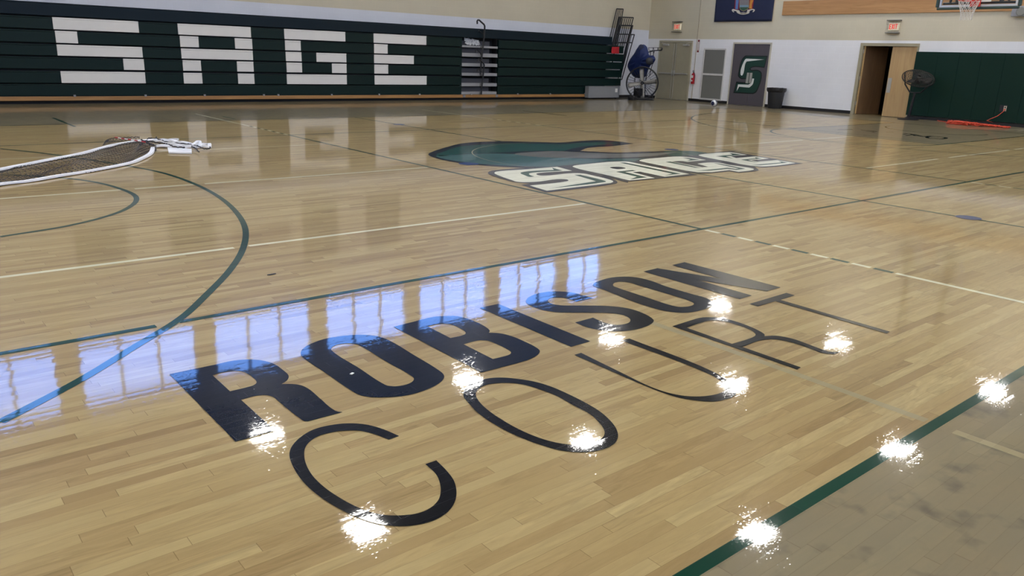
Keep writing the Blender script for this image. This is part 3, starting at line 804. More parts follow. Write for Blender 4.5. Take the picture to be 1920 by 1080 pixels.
rail_grid([(1156.5, 16.5), (1168.5, 17), (1157, 86), (1139.5, 86)], 18.08, 3, (0, 1), 0.012, 0.02)
rail_grid([(1161, 32), (1187.5, 33), (1173, 90), (1146, 90)], 17.98, 6, (0, 0.27, 0.55, 0.83), 0.014, 0.022)
rail_grid([(1162, 47.5), (1186.5, 48), (1165, 128), (1146, 128)], 17.9, 0, (0, 0.4), 0.014, 0.026)
rail_grid([(1179, 64.5), (1189.5, 65), (1166, 149), (1159, 149)], 17.8, 1, (0, 0.18, 1), 0.014, 0.022)
bm = NB()
bm_tube(bm, [PY(1162, 33, 17.94), PY(1148.5, 88, 17.94)], 0.045, 6); bm_tube(bm, [PY(1185, 48, 17.86), PY(1163.5, 140, 17.86)], 0.04, 6)
obj('rail_post', bm, M_BLK, bl)
g0, g1 = PY(1103.5, 175, 17.3).x, PY(1161, 175, 17.3).x
bm = NB(); bm_box(bm, (g0, 17.3, 0.05), (g1, 17.5, 0.48)); bm_box(bm, (g0 + 0.01, 17.29, 0.455), (g1 - 0.01, 17.3, 0.475))
o = obj('end_panel', bm, M_STEEL, bl, bevel=0.006, label='light grey metal end panel')
bm = NB()
bm.free()
for x in (g0 + 0.15, g1 - 0.1):
    bm = NB(); bm_lathe(bm, [(0, 0), (0.025, 0), (0.025, 0.03), (0, 0.03)], (x, 17.36, 0.027), 12, (0, 1, 0)); obj('caster', bm, M_BLK, bl)
bm = NB(); a, b = PY(1141, 165, 17.285), PY(1158, 170, 17.285)
bm_box(bm, (b.x - 0.13, 17.292, b.z - 0.06), (b.x, 17.299, b.z + 0.08)); obj('paper_notice', bm, M_BW, bl)

# red cloth on the end rail
q = [PY(*p, 17.46) for p in ((1147.5, 88), (1161, 88), (1160, 101), (1146.3, 100.5))]
bm = NB(); N = 8; gr = [[bm.verts.new(q[0].lerp(q[1], i / N).lerp(q[3].lerp(q[2], i / N), j / N) + Vector((0, 0.012 * math.sin(i * 1.7 + j * 0.4), 0))) for i in range(N + 1)] for j in range(N + 1)]
for j in range(N):
    for i in range(N): bm.faces.new([gr[j][i], gr[j][i + 1], gr[j + 1][i + 1], gr[j + 1][i]])
o = obj('red_cloth', bm, mat('red_cloth', sr(168, 24, 34), 0.8), None, smooth=True); sd = o.modifiers.new('t', 'SOLIDIFY'); sd.thickness = 0.012
tag(o, 'small square red cloth hanging at the right end of the bleachers', 'cloth')

# crumpled plastic sheet on the top step
bm = NB(); random.seed(5); N, K = 26, 12
pa, pb = PY(872, 86, 17.62), PY(899.5, 87, 17.62); gr = []; zs_ = PY(900, 86, BY).z
for j in range(K + 1):
    rw = []
    for i in range(N + 1):
        u, v = i / N, j / K; hgt = (1 - 0.35 * u) * 0.23 * v if u < 0.8 else 0.16 * v
        rw.append(bm.verts.new((pa.x + (pb.x - pa.x) * (u + 0.02 * random.random()), 17.60 + 0.11 * v + random.uniform(-0.03, 0.03), zs_ + 0.006 + hgt + random.uniform(0.0, 0.04))))
    gr.append(rw)
for j in range(K):
    for i in range(N): bm.faces.new([gr[j][i], gr[j][i + 1], gr[j + 1][i + 1], gr[j + 1][i]])
o = obj('plastic_bag', bm, mat('clear_plastic', sr(225, 228, 232), 0.12, spec=0.8, var=0.25, vs=30, alpha=0.75)); tag(o, 'crumpled clear plastic bag lying on the top aisle step', 'bag')

# ---------------------------------------------------------------- far wall furniture
xw = XW
M_FRAME = mat('door_frame_steel', sr(172, 166, 144), 0.4)
M_LEAF = mat('taupe_door_leaf', sr(160, 154, 132), 0.42)
M_HW = mat('brushed_hardware', sr(176, 174, 166), 0.35, metal=0.25)
M_HWD = mat('dark_hardware', sr(52, 50, 48), 0.4, metal=0.5)
d1 = thing('door_1', '', '', (xw, 16.73, 0), kind='structure')
y0, y1, zt = 15.88, 17.56, 2.29
bm = NB(); bm_box(bm, (xw - 0.05, y0, 0), (xw, y0 + 0.07, zt)); bm_box(bm, (xw - 0.05, y1 - 0.07, 0), (xw, y1, zt)); bm_box(bm, (xw - 0.05, y0 + 0.07, zt - 0.07), (xw, y1 - 0.07, zt)); obj('frame', bm, M_FRAME, d1, bevel=0.004)
ym = (y0 + y1) / 2
for s, (a, b) in ((1, (ym + 0.004, y1 - 0.075)), (-1, (y0 + 0.075, ym - 0.004))):
    bm = NB(); bm_box(bm, (xw - 0.03, a, 0.012), (xw - 0.001, b, zt - 0.075)); lf = obj('leaf', bm, M_LEAF, d1, bevel=0.004)
    bm = NB(); bm_box(bm, (xw - 0.085, a + 0.04, 1.0), (xw - 0.055, b - 0.04, 1.05)); bm_box(bm, (xw - 0.055, a + 0.04, 1.01), (xw - 0.03, a + 0.1, 1.04)); bm_box(bm, (xw - 0.055, b - 0.1, 1.01), (xw - 0.03, b - 0.04, 1.04)); obj('push_bar', bm, M_HW, lf)
    e = a + 0.05 if s > 0 else b - 0.05
    bm = NB(); bm_tube(bm, [(xw - 0.045, e, 0.05), (xw - 0.045, e, zt - 0.12)], 0.011, 6); bm_box(bm, (xw - 0.075, e - 0.03, 0.94), (xw - 0.03, e + 0.03, 1.14)); obj('latch_rod', bm, M_HW, lf)
    c = b - 0.3 if s > 0 else a + 0.22
    bm = NB(); bm_box(bm, (xw - 0.09, c - 0.14, zt - 0.2), (xw - 0.03, c + 0.14, zt - 0.13)); bm_tube(bm, [(xw - 0.08, c, zt - 0.13), (xw - 0.14, c + s * 0.12, zt - 0.1), (xw - 0.05, c + s * 0.28, zt - 0.06)], 0.008, 5); obj('closer', bm, M_HW, lf)

# grey door with the green S
d2 = thing('door_2', '', '', (xw, 13.17, 0), kind='structure')
M_FR2 = mat('cream_frame', sr(190, 184, 166), 0.45)
y0, y1, zt = 12.37, 13.98, 2.25
bm = NB(); bm_box(bm, (xw - 0.05, y0 - 0.005, 0), (xw, y0 + 0.04, zt)); bm_box(bm, (xw - 0.05, y1 - 0.04, 0), (xw, y1 + 0.005, zt)); bm_box(bm, (xw - 0.05, y0 + 0.04, zt - 0.055), (xw, y1 - 0.04, zt)); obj('frame', bm, M_FR2, d2)
M_GD = mat('charcoal_door', sr(84, 79, 84), 0.45)
ym = 13.12
for a, b in ((y0 + 0.042, ym - 0.003), (ym + 0.003, y1 - 0.042)):
    bm = NB(); bm_box(bm, (xw - 0.035, a, 0.01), (xw - 0.001, b, zt - 0.058)); obj('leaf', bm, M_GD, d2)
cD = lambda pts: crop(1360, 70, 7.714, pts)


def on_x(pts, x):
    q = [(PX(p[0], p[1], x).y, PX(p[0], p[1], x).z) + tuple(p[2:]) for p in pts]
    return smooth_loop(q)


def wall_decal(name, pts, x, m, parent, th=0.003, label=None):
    bm = NB(); bm_poly(bm, [on_x(pts, x)], lambda u, v, hh: Vector((x - hh, u, v)), th)
    return obj(name, bm, m, parent, label=label)


xd = xw - 0.036
sout = [(290, 265), (320, 264, 1), (612, 268, 1), (565, 440, 1), (380, 440), (365, 455), (375, 472, 1), (480, 474), (520, 505), (528, 560), (480, 730), (440, 800), (400, 820, 1), (115, 805, 1), (160, 640, 1), (295, 652, 1), (300, 605, 1), (225, 600), (185, 560), (190, 500), (235, 330)]
wall_decal('emblem_outline', cD(sout), xd, mat('emblem_black', sr(20, 26, 24), 0.45), d2, label='black outline of the letter S')
sin_ = [(300, 280), (325, 276, 1), (597, 282, 1), (558, 425, 1), (380, 425), (350, 455), (370, 486, 1), (470, 488), (508, 515), (514, 560), (470, 720), (430, 785), (395, 804, 1), (132, 794, 1), (170, 658, 1), (310, 668, 1), (312, 592, 1), (235, 588), (200, 555), (205, 500), (250, 335)]
wall_decal('emblem_letter', cD(sin_), xd - 0.003, mat('emblem_green', sr(26, 60, 50), 0.45), d2, label='dark green letter S')
M_EW = mat('emblem_white', sr(222, 224, 218), 0.45)
wall_decal('emblem_highlight', cD([(300, 310), (320, 308, 1), (562, 320, 1), (320, 348, 1), (305, 352), (250, 545), (238, 553), (222, 540), (280, 330)]), xd - 0.0062, M_EW, d2)
wall_decal('emblem_highlight', cD([(185, 680, 1), (335, 685, 1), (375, 655), (392, 595, 1), (417, 598, 1), (395, 680), (345, 727, 1), (200, 715, 1), (163, 777, 1)]), xd - 0.0062, M_EW, d2)
for pts in ([(322, 512, 1), (350, 512, 1), (330, 665, 1), (298, 662, 1)], [(364, 514, 1), (394, 514, 1), (376, 662, 1), (345, 662, 1)]):
    wall_decal('door_handle', cD(pts), xd - 0.0062, M_HW, d2, th=0.03)

# wooden double door, one leaf closed, one swung into the store room
d3 = thing('door_3', '', '', (xw, 8.1, 0), kind='structure')
bm = NB(); bm_box(bm, (xw - 0.05, DY1 - 0.07, 0), (xw + 0.14, DY1 + 0.03, DZ + 0.04)); bm_box(bm, (xw - 0.05, DY0 - 0.03, 0), (xw + 0.14, DY0 + 0.008, DZ + 0.04)); bm_box(bm, (xw - 0.05, DY0 + 0.008, DZ - 0.05), (xw + 0.14, DY1 - 0.07, DZ + 0.04))
obj('frame', bm, mat('olive_steel_frame', sr(160, 152, 126), 0.4), d3)
M_VEN = wood_flat('birch_veneer', sr(172, 140, 96), sr(188, 158, 110), 2)
yc = PX(1664, 150, xw).y
bm = NB(); bm_box(bm, (xw + 0.0, DY0 + 0.011, 0.012), (xw + 0.045, yc, DZ - 0.055)); lf = obj('leaf', bm, M_VEN, d3, label='pale veneered closed leaf')
p = PX(1667, 160, xw)
bm = NB(); bm_box(bm, (xw - 0.006, p.y - 0.06, p.z - 0.23), (xw, p.y + 0.06, p.z + 0.23)); obj('push_plate', bm, M_HW, lf)
hy = DY1 - 0.08; R = Matrix.Rotation(math.radians(-24), 3, 'Z')
bm = NB(); bm_box(bm, (xw + 0.05, hy - 0.045, 0.012), (xw + 0.95, hy, DZ - 0.055), R, (xw + 0.05, hy, 0)); obj('leaf', bm, wood_flat('shaded_birch_veneer', sr(98, 74, 52), sr(112, 86, 60), 2), d3, label='veneered leaf swung open into the store room')  # open leaf's veneer darkened: storeroom shade is put into its colour
bm = NB(); bm_box(bm, (xw + 0.02, hy - 0.05, 0.012), (xw + 0.049, hy - 0.008, DZ - 0.055)); obj('edge_strip', bm, M_VEN, d3)
bm = NB()
for z in (0.3, 1.1, 1.95): bm_box(bm, (xw - 0.01, hy - 0.015, z), (xw + 0.05, hy + 0.012, z + 0.12))
obj('hinge', bm, M_HW, d3)
# metal shelving glimpsed inside
sh = thing('storage_shelf', 'dark metal shelving dimly seen inside the open storeroom doorway', 'shelf', (xw + 2.2, 7.9, 0))
bm = NB()
for a in (7.3, 8.4):
    for b in (xw + 2.0, xw + 2.5): bm_tube(bm, [(b, a, 0), (b, a, 2.1)], 0.02, 6)
obj('post', bm, M_HW, sh)
for z in (0.3, 0.9, 1.5, 2.05):
    bm = NB(); bm_box(bm, (xw + 1.98, 7.28, z), (xw + 2.52, 8.42, z + 0.03)); obj('shelf_board', bm, M_HWD, sh)

# exit signs in wire guards
M_SIGN = mat('exit_sign_housing', sr(236, 226, 196), 0.4, emit=0.12)
M_RED = mat('exit_letters_red', (1.0, 0.06, 0.04, 1), 0.5, emit=0.35, var=0)
M_WIRE = mat('guard_wire', sr(120, 116, 108), 0.4, metal=0.4)


def exit_sign(cy, cz, label, glow):
    t_ = thing('exit_sign', label, 'exit sign', (xw, cy, cz))
    W2, H2 = 0.165, 0.115
    bm = NB(); bm_box(bm, (xw - 0.06, cy - W2, cz - H2), (xw - 0.001, cy + W2, cz + H2)); obj('housing', bm, M_SIGN, t_, bevel=0.008)
    bm = NB(); x0, x1 = xw - 0.064, xw - 0.0605; s = 0.02

    def bar(u0, v0, u1, v1):     # u runs to the viewer's right (towards -Y)
        d = Vector((0, -(u1 - u0), v1 - v0)); L = d.length; d.normalize(); nn = Vector((0, d.z, -d.y)) * s / 2
        a = Vector((0, cy - u0, cz + v0)); b = Vector((0, cy - u1, cz + v1)); vs = []
        for xx in (x0, x1): vs.append([bm.verts.new(Vector((xx, 0, 0)) + q) for q in (a + nn, b + nn, b - nn, a - nn)])
        bm.faces.new(vs[0]); bm.faces.new(vs[1][::-1])
        for k in range(4): bm.faces.new([vs[0][k], vs[0][(k + 1) % 4], vs[1][(k + 1) % 4], vs[1][k]])
    v = 0.07
    for b_ in ((-0.12, -v, -0.12, v), (-0.12, v, -0.07, v), (-0.12, 0, -0.075, 0), (-0.12, -v, -0.07, -v), (-0.05, -v, 0.005, v), (-0.05, v, 0.005, -v), (0.03, -v, 0.03, v), (0.055, v, 0.125, v), (0.09, v, 0.09, -v)): bar(*b_)
    obj('letters', bm, M_RED, t_, label='red lettering reading EXIT')
    bm = NB()
    for z in (cz - 0.19, cz + 0.19): bm_box(bm, (xw - 0.14, cy - 0.21, z - 0.012), (xw, cy + 0.21, z + 0.012))
    for k in range(5):
        yy = cy - 0.2 + 0.4 * k / 4; bm_tube(bm, [(xw - 0.13, yy, cz - 0.19), (xw - 0.13, yy, cz + 0.19)], 0.0012, 4)
    for k in range(2):
        zz = cz - 0.07 + 0.14 * k; bm_tube(bm, [(xw, cy - 0.2, zz), (xw - 0.13, cy - 0.2, zz), (xw - 0.13, cy + 0.2, zz), (xw, cy + 0.2, zz)], 0.0012, 4)
    obj('wire_guard', bm, M_WIRE, t_)


exit_sign(16.71, 2.81, 'lit red exit sign in a wire guard above the taupe double door', 1)
exit_sign(8.06, 2.77, 'red exit sign in a wire guard above the open wooden door', 1)

# conduit, extinguisher and its sign
bm = NB(); bm_tube(bm, [(xw - 0.012, 15.70, 0.1), (xw - 0.012, 15.70, CEIL)], 0.013, 8); o = obj('conduit', bm, mat('painted_conduit', sr(160, 150, 128), 0.5), None, smooth=True)
tag(o, 'thin painted conduit running up the far wall beside the fire extinguisher', 'conduit')
fe = thing('fire_extinguisher', 'red fire extinguisher hung on the white block wall', 'fire extinguisher', (xw - 0.09, 15.56, 0.68))
M_FR = mat('extinguisher_red', sr(172, 22, 34), 0.3)
ex, ey, ez = xw - 0.09, 15.66, 0.66
bm = NB(); bm_lathe(bm, [(0, 0), (0.06, 0), (0.072, 0.02), (0.072, 0.34), (0.06, 0.385), (0.028, 0.41), (0.028, 0.43), (0, 0.43)], (ex, ey, ez), 20); obj('cylinder', bm, M_FR, fe, smooth=True)
bm = NB(); bm_tube(bm, [(ex, ey, ez + 0.43), (ex, ey, ez + 0.47)], 0.018, 8); bm_box(bm, (ex - 0.06, ey - 0.015, ez + 0.46), (ex + 0.03, ey + 0.015, ez + 0.475)); bm_box(bm, (ex - 0.065, ey - 0.012, ez + 0.49), (ex + 0.02, ey + 0.012, ez + 0.505), Matrix.Rotation(0.2, 3, 'Y'), (ex, ey, ez + 0.48)); obj('valve', bm, M_BLK, fe)
bm = NB(); bm_tube(bm, [(ex, ey, ez + 0.45), (ex - 0.03, ey - 0.07, ez + 0.42), (ex - 0.02, ey - 0.095, ez + 0.3), (ex - 0.01, ey - 0.09, ez + 0.12)], 0.009, 6); obj('hose', bm, M_BLK, fe)
for z0, z1, hw_ in ((0.23, 0.33, 0.038), (0.10, 0.15, 0.028)):
    bm = NB(); bm_box(bm, (ex - 0.078, ey - hw_, ez + z0), (ex - 0.06, ey + hw_, ez + z1)); obj('paper_label', bm, M_EW, fe)
sg = thing('extinguisher_sign', 'narrow upright maroon and white fire extinguisher sign on the far wall', 'sign', (xw, 15.62, 2.09))
bm = NB(); bm_box(bm, (xw - 0.004, 15.575, 1.86), (xw - 0.0005, 15.665, 2.33)); obj('plate', bm, mat('sign_maroon', sr(120, 40, 48), 0.5), sg)
bm = NB(); bm_box(bm, (xw - 0.006, 15.59, 1.93), (xw - 0.0042, 15.65, 2.25)); obj('panel', bm, M_EW, sg)
# the word FIRE EXTINGUISHER stacked as small red strokes
bm = NB(); z = 2.23
GL = {'F': 'l t m', 'I': 'c', 'R': 'l t m r', 'E': 'l t m b', 'X': 'x', 'T': 't c', 'N': 'l r', 'G': 'l t b', 'U': 'l r b', 'S': 't m b', 'H': 'l r m'}
for ch in 'FIRE EXTINGUISHER':
    if ch != ' ':
        a, b, hh, s_ = 15.606, 15.634, 0.0145, 0.003
        for q in GL[ch].split():
            if q == 'l': bm_box(bm, (xw - 0.007, b - s_, z - hh), (xw - 0.0062, b, z))
            if q == 'r': bm_box(bm, (xw - 0.007, a, z - hh), (xw - 0.0062, a + s_, z))
            if q == 'c': bm_box(bm, (xw - 0.007, 15.6185, z - hh), (xw - 0.0062, 15.6215, z))
            if q in 'tmb' : zz = {'t': z - s_, 'm': z - hh / 2 - s_ / 2, 'b': z - hh}[q]; bm_box(bm, (xw - 0.007, a, zz), (xw - 0.0062, b, zz + s_))
            if q == 'x':
                for an in (0.48, -0.48): bm_box(bm, (xw - 0.007, 15.6185, z - hh), (xw - 0.0062, 15.6215, z), Matrix.Rotation(an, 3, 'X'), (xw, 15.62, z - hh / 2))
    z -= 0.0185
obj('lettering', bm, M_FR, sg, label='stacked red letters reading FIRE EXTINGUISHER')

# perforated return-air grille
M_PERF = bpy.data.materials.new('perforated_grey'); M_PERF.use_nodes = True; t = NT(M_PERF.node_tree); b = t.n['Principled BSDF']
geo = t.node('ShaderNodeNewGeometry'); vo = t.node('ShaderNodeTexVoronoi'); vo.inputs['Scale'].default_value = 60; vo.inputs['Randomness'].default_value = 0.0; t.l.new(geo.outputs['Position'], vo.inputs['Vector'])
t.l.new(t.mix(t.m('LESS_THAN', vo.outputs['Distance'], 0.3), sr(128, 128, 122), sr(70, 70, 66)), b.inputs['Base Color']); b.inputs['Roughness'].default_value = 0.5
gt = thing('vent_grille', 'tall white framed wall vent with two grey perforated panels', 'vent', (xw, 14.8, 0.14))
a, b_ = 14.33, 15.27
bm = NB()
for y0_, y1_, z0_, z1_ in ((a - 0.05, a, 0.09, 2.02), (b_, b_ + 0.05, 0.09, 2.02), (a, b_, 0.09, 0.15), (a, b_, 1.965, 2.02), (a, b_, 1.02, 1.09)): bm_box(bm, (xw - 0.03, y0_, z0_), (xw - 0.001, y1_, z1_))
obj('frame', bm, mat('white_trim', sr(206, 204, 200), 0.45), gt)
for z0_, z1_ in ((0.151, 1.019), (1.091, 1.964)):
    bm = NB(); bm_box(bm, (xw - 0.015, a + 0.001, z0_), (xw - 0.001, b_ - 0.001, z1_)); obj('panel', bm, M_PERF, gt)

# volleyball
vb = PZ(1338.5, 200); vr = 0.115
bm = NB(); bmesh.ops.create_uvsphere(bm, u_segments=32, v_segments=20, radius=vr)
mt = bpy.data.materials.new('volleyball_panels'); mt.use_nodes = True; t = NT(mt.node_tree); b = t.n['Principled BSDF']
tc = t.node('ShaderNodeTexCoord'); wv = t.node('ShaderNodeTexWave'); wv.inputs['Scale'].default_value = 2.2; wv.inputs['Distortion'].default_value = 1.5; t.l.new(tc.outputs['Object'], wv.inputs['Vector'])
wv.inputs['Detail'].default_value = 0
t.l.new(t.mix(t.m('GREATER_THAN', wv.outputs['Fac'], 0.62), sr(226, 226, 222), sr(28, 36, 74)), b.inputs['Base Color']); b.inputs['Roughness'].default_value = 0.45
for v in bm.verts: v.co = v.co + Vector((vb.x, vb.y, vr + 0.001))
o = obj('volleyball', bm, mt, None, smooth=True); tag(o, 'white and navy volleyball on the floor below the wall vent', 'ball')

# trash can with liner
tp = PX(1452, 202, 19.5); tx, ty = 19.5, tp.y
tcn = thing('trash_can', 'black plastic trash can against the white block wall', 'trash can', (tx, ty, 0))
M_TR = mat('black_plastic', sr(36, 37, 40), 0.5)
bm = NB(); bm_lathe(bm, [(0, 0.001), (0.225, 0.001), (0.24, 0.03), (0.29, 0.62), (0.27, 0.62), (0.22, 0.06), (0, 0.05)], (tx, ty, 0), 32); obj('bin', bm, M_TR, tcn, smooth=True)
bm = NB(); random.seed(3); n = 48; rings = []
for r, z in ((0.25, 0.6), (0.3, 0.70), (0.335, 0.705), (0.335, 0.64), (0.315, 0.58), (0.300, 0.56)):
    rings.append([bm.verts.new((tx + (r + 0.012 * math.sin(k * 2.1) * (z < 0.69)) * math.cos(2 * math.pi * k / n), ty + (r + 0.012 * math.sin(k * 2.1) * (z < 0.69)) * math.sin(2 * math.pi * k / n), z + 0.012 * random.random())) for k in range(n)])
for A, B in zip(rings, rings[1:]):
    for k in range(n): bm.faces.new([A[k], A[(k + 1) % n], B[(k + 1) % n], B[k]])
obj('liner', bm, mat('bin_liner', sr(28, 28, 31), 0.35), tcn, smooth=True, label='black plastic liner folded over the rim')

# wall pads
M_PAD = mat('green_vinyl_pad', sr(8, 40, 30), 0.5, spec=0.2, var=0.06, vs=3)
ys = [7.215] + [7.17 - 0.622 * k for k in range(1, 12)]
names = ['first green wall pad, against the open wooden door', 'second green wall pad from the wooden door, behind the pedestal fan cage', 'third green wall pad from the wooden door', 'fourth green wall pad from the wooden door', 'fifth green wall pad, with the outlet cut into it',
         'sixth green wall pad from the wooden door, at the right edge', 'seventh green wall pad from the wooden door', 'eighth green wall pad from the wooden door', 'ninth green wall pad from the wooden door', 'tenth green wall pad from the wooden door', 'eleventh green wall pad from the wooden door']
for k in range(11):
    bm = NB(); bm_box(bm, (xw - 0.055, ys[k + 1] + 0.001, 0.105), (xw - 0.001, ys[k] - 0.001, 2.03)); o = obj('wall_pad', bm, M_PAD, None, bevel=0.008); tag(o, names[k], 'wall pad', 'green wall pads under the hoop')
ol = thing('wall_outlet', 'ivory wall outlet in a dark cutout of the green pad', 'outlet', (xw - 0.06, 4.45, 0.49))
bm = NB(); bm_box(bm, (xw - 0.06, 4.37, 0.40), (xw - 0.0552, 4.56, 0.59)); obj('recess', bm, M_BLK, ol)
bm = NB(); bm_box(bm, (xw - 0.068, 4.375, 0.425), (xw - 0.0602, 4.45, 0.57)); obj('cover_plate', bm, mat('ivory_plate', sr(196, 184, 160), 0.4), ol)
bm = NB()
for z in (0.465, 0.525): bm_box(bm, (xw - 0.0695, 4.395, z - 0.018), (xw - 0.0681, 4.43, z + 0.018))
obj('receptacle', bm, M_HWD, ol)

# orange extension cord: heap, lead to the outlet, tail to the fan
M_OR = mat('orange_cord', sr(206, 74, 46), 0.6)
random.seed(11)
p0, p1 = PZ(1796, 233.5), PZ(1886, 239.5)
pts = []; n = 1000
for k in range(n):
    u = k / (n - 1); s = 0.5 - 0.5 * math.cos(u * math.pi * 2 * 1.5); c = p0.lerp(p1, s)
    a = k * 0.41 + 1.4 * math.sin(k * 0.045)
    rx = 0.12 + 0.06 * math.sin(k * 0.013); ry = 0.24 * (1 - 0.5 * s)
    hgt = 0.012 + (0.07 * (1 - s) + 0.02) * (0.5 + 0.5 * math.sin(k * 0.73 + 1.3 * math.cos(k * 0.11)))
    pts.append(Vector((c.x + rx * math.cos(a) - 0.05, c.y + ry * math.sin(a * 0.83), hgt)))
cord = thing('extension_cord', 'orange extension cord heaped on the floor by the green pads', 'cord', (p0.x, p0.y, 0))
bm = NB(); bm_tube(bm, pts, 0.011, 6); obj('cable', bm, M_OR, cord, smooth=True)
pe = Vector((xw - 0.1, 4.41, 0.465))
bm = NB(); a = PZ(1857, 234); bm_tube(bm, [(a.x, a.y, 0.03), (a.x + 0.1, a.y - 0.1, 0.05), (19.55, 4.72, 0.14), (19.72, 4.52, 0.28), (19.82, 4.42, 0.42), pe], 0.009, 6); obj('cable', bm, M_OR, cord, smooth=True)
bm = NB(); bm_box(bm, (xw - 0.105, 4.395, 0.447), (xw - 0.0695, 4.43, 0.483)); obj('plug', bm, M_OR, cord)
bm = NB(); bm_tube(bm, [(PZ(x_, y_).x, PZ(x_, y_).y, 0.012) for x_, y_ in ((1716, 222), (1728, 222.6), (1742, 224.5), (1752, 225), (1762, 227.5), (1778, 230), (1790, 231), (1800, 233))], 0.011, 6); obj('cable', bm, M_OR, cord, smooth=True)
bm = NB(); bm_tube(bm, [(PZ(x_, y_).x, PZ(x_, y_).y, 0.012) for x_, y_ in ((1722, 221), (1735, 222.5), (1748, 223.3), (1758, 224.3), (1750, 225.2), (1738, 224))], 0.011, 6); obj('cable', bm, M_OR, cord, smooth=True)

# wooden board behind the hoop, flag, fixture
bm = NB(); bm_box(bm, (xw - 0.04, -2.0, 3.175), (xw - 0.001, 12.1, 3.64)); o = obj('backing_board', bm, wood_flat('backing_board_wood', sr(164, 120, 72), sr(186, 142, 92), 1), None, bevel=0.004)
tag(o, 'long horizontal varnished wooden board on the wall behind the hoop', 'board')
fl = thing('state_flag', 'navy blue flag with a coat of arms hung flat on the far wall', 'flag', (xw - 0.02, 13.72, 3.0))
M_NAVY = mat('navy_flag_cloth', sr(24, 32, 62), 0.75)
bm = NB(); NU, NV = 30, 18; gr = []
for j in range(NV + 1):
    gr.append([bm.verts.new((xw - 0.03 - 0.008 * math.sin(i * 0.55 + j * 0.25) - 0.004 * math.sin(i * 1.3), 14.98 - 2.51 * i / NU, 4.62 - 1.64 * j / NV)) for i in range(NU + 1)])
for j in range(NV):
    for i in range(NU): bm.faces.new([gr[j][i], gr[j][i + 1], gr[j + 1][i + 1], gr[j + 1][i]])
o = obj('field', bm, M_NAVY, fl, smooth=True); sd = o.modifiers.new('t', 'SOLIDIFY'); sd.thickness = 0.004
cF = lambda pts: crop(1320, 0, 12.8, pts)
X0 = xw - 0.05
for nm, col, lst, z in (
        ('figure', sr(126, 30, 44), [(722, 222, 1), (745, 0, 1), (860, 0, 1), (835, 235, 1)], 0), ('figure', sr(88, 122, 178), [(752, 215, 1), (765, 0, 1), (835, 0, 1), (812, 222, 1)], 0.003),
        ('figure', sr(126, 30, 44), [(1080, 225, 1), (1085, 0, 1), (1198, 0, 1), (1170, 215, 1)], 0), ('figure', sr(196, 130, 48), [(1085, 205, 1), (1110, 0, 1), (1190, 0, 1), (1150, 110, 1), (1148, 212, 1)], 0.003),
        ('shield', sr(150, 132, 96), [(850, 0, 1), (1085, 0, 1), (1080, 175, 1), (1040, 225), (948, 275, 1), (870, 230), (850, 175, 1)], 0.003),
        ('shield', sr(124, 118, 118), [(862, 0, 1), (1075, 0, 1), (1072, 120, 1), (860, 120, 1)], 0.006), ('shield', sr(120, 146, 160), [(860, 122, 1), (1072, 122, 1), (1070, 172, 1), (860, 172, 1)], 0.006), ('shield', sr(52, 86, 66), [(860, 174, 1), (1070, 174, 1), (1030, 218), (948, 262, 1), (880, 222)], 0.006),
        ('scroll', sr(206, 200, 186), [(668, 240), (690, 218), (760, 232), (800, 240, 1), (850, 250, 1), (860, 285), (950, 298), (1030, 285), (1040, 235, 1), (1100, 228), (1180, 215), (1222, 238), (1185, 290), (1165, 285), (1190, 245), (1100, 262), (1085, 310), (1020, 338), (940, 350), (850, 335), (790, 300), (775, 268, 1), (720, 262), (695, 250), (722, 288), (708, 295)], 0.009),
        ('scroll', sr(120, 112, 92), [(860, 305), (945, 315), (1030, 300), (1020, 318), (945, 332), (868, 320)], 0.012)):
    wall_decal(nm, cF(lst), X0 - z, mat('flag_' + nm + str(len(MATS)), col, 0.7, var=0.15, vs=14), fl, th=0.002)
p = PX(1908, 28, xw)
fx = thing('wall_fixture', 'white wall fixture with a round grey face at the right edge', 'fixture', (xw, p.y - 0.15, 3.0))
bm = NB(); bm_box(bm, (xw - 0.16, p.y - 0.45, 3.02), (xw - 0.041, p.y + 0.12, 3.30)); obj('housing', bm, M_STEP, fx, bevel=0.01)
bm = NB(); bm_lathe(bm, [(0, 0), (0.12, 0), (0.12, 0.02), (0.1, 0.03), (0, 0.03)], (xw - 0.16, p.y - 0.12, 3.15), 24, (-1, 0, 0)); obj('face', bm, M_PERF, fx)

# out-of-frame banners above the bleachers, seen only in the floor
for (a, b, y0_, y1_), col, lb in (((142, 240, 427, 500), sr(40, 66, 54), 'leftmost'), ((319, 403, 407, 475), sr(40, 66, 54), 'second'), ((433, 543, 422, 466), sr(120, 104, 96), 'third, brownish'), ((568, 634, 386, 486), sr(34, 56, 50), 'fourth, longer'), ((687, 749, 369, 470), sr(34, 56, 50), 'fifth, longer')):
    ua, ub = PY(a, (y0_ + y1_) / 2, YW).x, PY(b, (y0_ + y1_) / 2, YW).x; za, zb = -PY((a + b) / 2, y0_, YW).z, -PY((a + b) / 2, y1_, YW).z
    bm = NB(); bm_box(bm, (ua, YW - 0.03, za), (ub, YW - 0.018, zb)); bm_tube(bm, [(ua - 0.05, YW - 0.024, zb), (ub + 0.05, YW - 0.024, zb)], 0.015, 8)
    o = obj('wall_banner', bm, mat('banner_' + lb[:5], col, 0.8), None); tag(o, lb + ' dark cloth banner high on the bleacher wall, mirrored in the floor', 'banner', 'banners above the bleachers')

